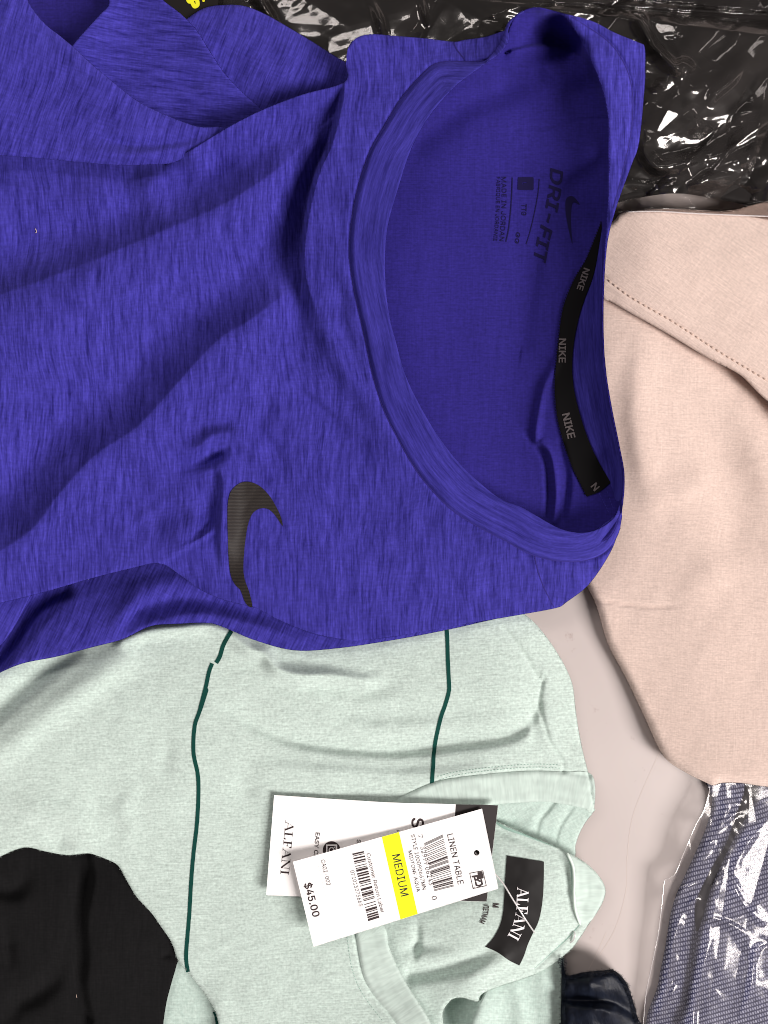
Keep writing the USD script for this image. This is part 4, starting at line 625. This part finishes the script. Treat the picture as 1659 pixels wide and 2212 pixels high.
z_ring = surface(common + [(770, 130, 40), (765, 220, 40), (745, 310, 40), (715, 420, 38), (695, 520, 37), (690, 600, 36), (720, 700, 35), (790, 830, 36), (860, 980, 35), (950, 1100, 34), (1080, 1190, 33), (1200, 1230, 32), (1290, 1210, 31), (860, 95, 36), (940, 100, 37), (1000, 105, 40), (1060, 95, 45),
    (889, 320, 44), (855, 425, 44), (834, 560, 43), (855, 737, 42), (900, 862, 41), (985, 992, 40), (1080, 1077, 39), (1205, 1140, 39), (1280, 1147, 40), (1335, 1100, 42), (980, 190, 45), (1050, 136, 47), (1096, 90, 50), (1115, 35, 51)],
    [Fold(seam_out, [-1.6] * len(seam_out), 5, 4), Fold([(690, 680), (720, 760), (800, 880), (900, 1040)], 2.2, 26, 22), Fold([(725, 640), (765, 780), (830, 920)], -1.4, 14, 18), Fold([(700, 560), (735, 640), (745, 740)], -1.2, 14, 14), Fold(c2([(-10, 250), (60, 190), (180, 200)]), 1.2, 30, 20)], [(1.6, 80, 80, 5), (0.5, 30, 60, 8)])
Lx = smooth_path([(752, 60), *Lr, (860, 960), (1000, 1150), (1150, 1400)], 3)
def z_f(u, v):
    u, v = np.asarray(u, float), np.asarray(v, float); d, _, a = along(Lx, u, v); w = 5 + 90 * np.clip((a - 560) / 300, 0, 1)
    t = np.clip(0.5 - d / (2 * w) + 0.35, 0, 1); t = t * t * (3 - 2 * t)                       # right of the line, the standing ring of the collar
    return np.maximum(z_left(u, v) * (1 - t) + z_ring(u, v) * t, 9)
neck_hid = [(p[0] + (14 if 830 > 0 else 0) * 0, p[1]) for p in band_in]
PF = Sheet([(-80, 300), (300, 300), (352, 352), (362, 348), (415, 322), (492, 275), (565, 238), (650, 205), (742, 178), (747, 140), (752, 104), (768, 83), (800, 74), (860, 78), (920, 83), (980, 90), (1003, 86), (1050, 79), (1095, 66), (1098, 90), *[(a - 4, b - 4) for a, b in band_in[4:9]], *[(a - 6, b) for a, b in band_in[9:15]], *[(a - 4, b + 4) for a, b in band_in[15:26]], (1341, 1108), (1330, 1167), (1305, 1217), (1268, 1267), (1222, 1302), (1203, 1313), (1130, 1327), (1030, 1344), (930, 1362), (850, 1375), (780, 1384), (750, 1383), (675, 1368), (600, 1338), (555, 1314), (530, 1308), (475, 1293), (430, 1272), (390, 1243), (345, 1217), (280, 1229), (200, 1249), (100, 1278), (0, 1303), (-80, 1320)], z_f, 1.2, 3.4)
PF.build('front_panel', 'heather_knit', pu, rot=0.02, warp=34, seed=1, drop=5)
CB = Sheet([*band_in, *seam_out[::-1], *[(1075, 100), (1085, 80), (1100, 45)]], lambda u, v: z_f(u, v) + 0.8, 0.7, 3.0)

rim = [(1137, 21), (1165, 17), (1207, 28), (1238, 62), (1270, 120), (1290, 165), (1306, 215), (1314, 269), (1315, 330), (1313, 420), (1307, 510), (1303, 600), (1302, 700), (1306, 790), (1319, 880), (1337, 965), (1347, 1030), (1344, 1085)]
z_r = surface([(880, 350, 25), (850, 600, 25), (900, 900, 25), (1000, 1010, 25), (950, 420, 25), (1000, 300, 26), (1100, 250, 26), (1090, 150, 28), (1150, 125, 28), (1200, 125, 28), (950, 600, 24), (1100, 500, 26), (1100, 700, 24), (1000, 850, 24), (1080, 960, 24), (1140, 1040, 24), (1160, 760, 26), (1190, 560, 29), (1250, 400, 31), (1230, 260, 30), (1255, 200, 31),
    (1225, 700, 33), (1225, 850, 33), (1265, 1000, 33), (1290, 1090, 33), (1240, 1130, 27), (1180, 1110, 24), (1190, 1000, 29), (1170, 900, 28), (1280, 480, 37), (1268, 760, 39), (1290, 900, 39), (1318, 1010, 38),
    *[(a, b, 46) for a, b in rim[2:17]], (1325, 1120, 40), (1300, 1160, 38), (1145, 30, 47), (1170, 25, 48), (1120, 60, 44), (1160, 65, 30), (1190, 85, 22), (1225, 100, 25),
    (1278, 48, 48), (1327, 75, 47), (1390, 103, 42), (1391, 186, 41), (1379, 306, 40), (1362, 360, 41), (1345, 150, 47), (1360, 230, 46), (1335, 290, 47), (1330, 400, 45)],
    [Fold(rim, [1, 2, 3, 3, 3, 3, 3, 3, 3, 3, 3, 3, 3, 3, 3, 3, 3, 1.5], 30, 9), Fold([(1236, 37), (1311, 87), (1348, 136), (1365, 190), (1367, 248), (1360, 306), (1343, 380), (1325, 450)], [-1] + [-1.6] * 6 + [-0.6], 4, 4),
     Fold([(1200, 787), (1176, 837), (1161, 912), (1158, 952), (1172, 960), (1190, 985), (1200, 1062), (1197, 1125)], [1, 2, 2.6, 2.6, 2.6, 2.6, 2.6, 2], 9, 9.5), Fold([(1140, 940), (1178, 990), (1186, 1060), (1182, 1120)], [-1, -3, -3.5, -2], 12, 7), Fold([(1212, 960), (1225, 1040), (1215, 1120)], [-1, -2.5, -2], 8, 10),
     Fold(c2([(980, 670), (870, 760), (790, 830), (760, 880)]), [-2, -2.4, -2, 0], 20, 30), Fold(c2([(560, 560), (700, 545), (850, 520), (960, 510)]), [-0.8] * 4, 3, 4), Fold(c2([(140, 620), (330, 470), (500, 400), (680, 340), (720, 320)]), [-2, -2.4, -2, -1.6, 0], 24, 30), Fold(c2([(100, 540), (250, 430), (420, 400)]), 1.5, 20, 20), Fold(c2([(740, 860), (680, 1000), (640, 1200), (600, 1475)]), [0, -1.6, -1.6, -1], 20, 40), Fold([(1106, 112), (1154, 101), (1195, 103), (1236, 116)], [3, 3.5, 3.5, 2], 5, 14)], [(1.6, 120, 120, 9)])
BP = Sheet([(1020, 130), (1088, 84), (1101, 58), (1112, 36), (1137, 20), (1165, 16), (1210, 27), (1278, 45), (1327, 70), (1380, 92), (1393, 102), (1394, 150), (1393, 186), (1381, 306), (1365, 355), (1341, 420), (1325, 470), (1313, 520), (1306, 600), (1304, 700), (1308, 790), (1321, 875), (1338, 960), (1349, 1022), (1347, 1080), (1338, 1120), (1312, 1165), (1240, 1180), (1150, 1150), (1050, 1090), (950, 1010), (860, 880), (805, 720), (790, 560), (810, 420), (870, 290), (950, 180)], z_r, 1.2, 3.2)
def inside(u, v):
    d, _, _ = along(rim_s, u, v); return d
rim_s = smooth_path(rim, 6)
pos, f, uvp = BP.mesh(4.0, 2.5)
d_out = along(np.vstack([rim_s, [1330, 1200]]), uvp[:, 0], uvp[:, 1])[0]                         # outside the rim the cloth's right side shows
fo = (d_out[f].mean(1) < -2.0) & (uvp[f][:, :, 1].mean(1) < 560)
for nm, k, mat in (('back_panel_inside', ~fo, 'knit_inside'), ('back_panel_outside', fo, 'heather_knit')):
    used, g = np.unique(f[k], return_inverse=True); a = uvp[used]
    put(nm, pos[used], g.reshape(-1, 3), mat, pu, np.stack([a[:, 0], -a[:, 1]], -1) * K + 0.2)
CB.build('collar_band', 'heather_band', pu, uvfun=arc_uv(seam_out), seed=5, drop=2)
# neck band seen inside, above the tape
ib = Sheet([(1301, 500), (1284, 590), (1258, 665), (1242, 737), (1238, 802), (1244, 852), (1257, 902), (1272, 947), (1292, 992), (1318, 1042), (1330, 1080), (1343, 1075), (1346, 1030), (1335, 965), (1317, 880), (1304, 790), (1300, 700), (1300, 600)], lambda u, v: BP.z(u, v) + 0.6, 0.4, 3)
ib.build('neck_band_inside', 'heather_band', pu, uvfun=arc_uv(rim), seed=6, drop=0.6)
tl = [(1299, 478), (1266, 560), (1241, 602), (1216, 665), (1206, 737), (1201, 787), (1198, 837), (1203, 897), (1216, 952), (1235, 1007), (1255, 1047), (1267, 1073)]
tr = [(1319, 1042), (1312, 1030), (1290, 992), (1270, 947), (1255, 902), (1242, 852), (1236, 802), (1240, 737), (1256, 665), (1283, 590), (1300, 492)]
TPs = Sheet(np.vstack([smooth_path(tl, 5), smooth_path([(1267, 1073), (1295, 1062), (1319, 1042)], 3), smooth_path(tr, 5)]), lambda u, v: BP.z(u, v) + 1.1, 0.3, 3.2, straight=True)
nt = TPs.build('neck_tape', 'black_tape', pu, drop=0.8, label='black woven neck tape with grey NIKE lettering')
tp = crop(2000, 850, 1.84375)
for a, b, cap in (((553, 375), (500, 530), 13), ((372, 890), (370, 1065), 14.5), ((393, 1440), (437, 1620), 16), ):
    prints('lettering', text_shape(glyphs('NIKE', True), *tp([a, b]), cap), TPs, 'tape_thread', nt, 0.25, 4)
prints('lettering', text_shape(glyphs('N', True), *tp([(600, 1965), (628, 2000)]), 15), TPs, 'tape_thread', nt, 0.25, 4)
dots([(a - 1.5, b) for a, b in tl], BP, 6, 0.2, 'black_lining', pu)
dots(tp([(660, 2010), (700, 2090), (740, 2170)]), BP, 7, 0.22, 'heather_knit', pu, length=.7); dots(tp([(720, 2000), (750, 2090), (780, 2150)]), BP, 7, 0.22, 'heather_knit', pu, length=.7)
# prints inside the neck
dri = [DF([p])[0] for p in ((775, 110), (755, 320), (705, 600), (640, 830), (590, 1090))]
prints('printed_lettering', bent(glyphs('DRI-FIT', True), dri, 26, 0.22), BP, 'dark_print', pu, 0.25, 4, 'black printed DRI-FIT lettering inside the neck')
prints('printed_logo', Polygon(smooth_path(DF([(1078, 497), (1040, 440), (1000, 408), (960, 412), (932, 445), (925, 520), (938, 640), (965, 780), (1000, 912), (990, 780), (985, 640), (990, 540), (1005, 480), (1035, 478)]), 5, True)).buffer(0), BP, 'dark_print', pu, 0.25, 5)
bx = Polygon(DF([(440, 220), (580, 220), (580, 330), (436, 330)])).buffer(2.5); prints('printed_size_box', bx.difference(text_shape(glyphs('L', True), *DF([(478, 260), (478, 285)]), 9)), BP, 'dark_print', pu, 0.25, 5)
prints('printed_lettering', text_shape(glyphs('TTG', True), *DF([(470, 490), (465, 610)]), 10), BP, 'dark_print', pu, 0.25, 4)
prints('printed_lettering', text_shape(glyphs('GG', True), *DF([(412, 785), (395, 905)]), 8), BP, 'dark_print', pu, 0.25, 4)
for k_, (a, w) in enumerate((([(368, 212), (362, 380), (350, 560), (328, 760), (300, 890)], 2.0), ([(652, 225), (640, 370), (610, 540), (560, 760), (513, 915)], 1.6))):
    v_, f_, uv_ = ribbon(DF(a), w, BP, 0.25); put('printed_line', v_, f_, 'dark_print', pu, uv_)
prints('printed_lettering', bent(glyphs('MADE IN JORDAN'), DF([(255, 205), (258, 400), (250, 650), (232, 880)]), 10), BP, 'dark_print', pu, 0.25, 4)
prints('printed_lettering', bent(glyphs('FABRIQUE EN JORDANIE'), DF([(203, 205), (200, 400), (190, 650), (168, 880)]), 8), BP, 'dark_print', pu, 0.25, 4)
sw = Polygon(smooth_path(c3([(1222, 797), (1212, 755), (1195, 718), (1165, 668), (1122, 625), (1075, 607), (1035, 614), (1000, 645), (986, 690), (983, 760), (985, 850), (988, 940), (997, 1010), (1015, 1050), (1040, 1078), (1058, 1125), (1076, 1146), (1090, 1142), (1076, 1080), (1058, 1030), (1052, 980), (1056, 900), (1066, 820), (1080, 765), (1100, 735), (1130, 721), (1160, 726), (1185, 747), (1205, 775)]), 5, True)).buffer(0)
PFs = PF
v_, f_ = flat_polys(sw, PF, 0.4, 3.5); uvw = np.stack([v_[:, 0], v_[:, 1]], -1); put('chest_logo', v_, f_, 'rubber_print', pu, uvw, 'black rubbery curved tick logo printed on the chest')
v_, f_, uv_ = ribbon([(980, 90), (988, 108), (1004, 128)], 2.2, PF, 0.2); put('shoulder_seam', v_, f_, 'seam_purple', pu, uv_)
v_, f_, uv_ = ribbon(c4([(650, 920), (665, 990), (690, 1060), (735, 1150)]), 2.0, PF, 0.2); put('shoulder_seam', v_, f_, 'seam_purple', pu, uv_)
v_, f_, uv_ = ribbon([(1236, 37), (1311, 87), (1348, 136), (1365, 190), (1367, 248), (1360, 306), (1343, 380), (1325, 450)], 1.6, BP, 0.3); put('collar_seam', v_, f_, 'seam_purple', pu, uv_)
v_, f_, uv_ = ribbon(seam_out, 1.8, PF, 0.5); put('collar_seam', v_, f_, 'seam_purple', pu, uv_)
lf = np.array([(76, 494), (78, 497), (79, 501), (77, 503)]); v_, f_ = tube(np.column_stack([lf, PF.z(lf[:, 0], lf[:, 1]) + 0.4]), 0.2, 5)
tag(put('lint_fleck', v_, f_, 'linen_thread'), 'tiny pale lint fleck stuck on the left of the purple shirt', 'lint')
lf = np.array(c5([(331, 1348), (330, 1354), (332, 1360)])); v_, f_ = tube(np.column_stack([lf, KB.z(lf[:, 0], lf[:, 1]) + 0.3]), 0.16, 5)
tag(put('lint_fleck', v_, f_, 'linen_thread'), 'tiny pale lint fleck on the black knit in the bottom left corner', 'lint')
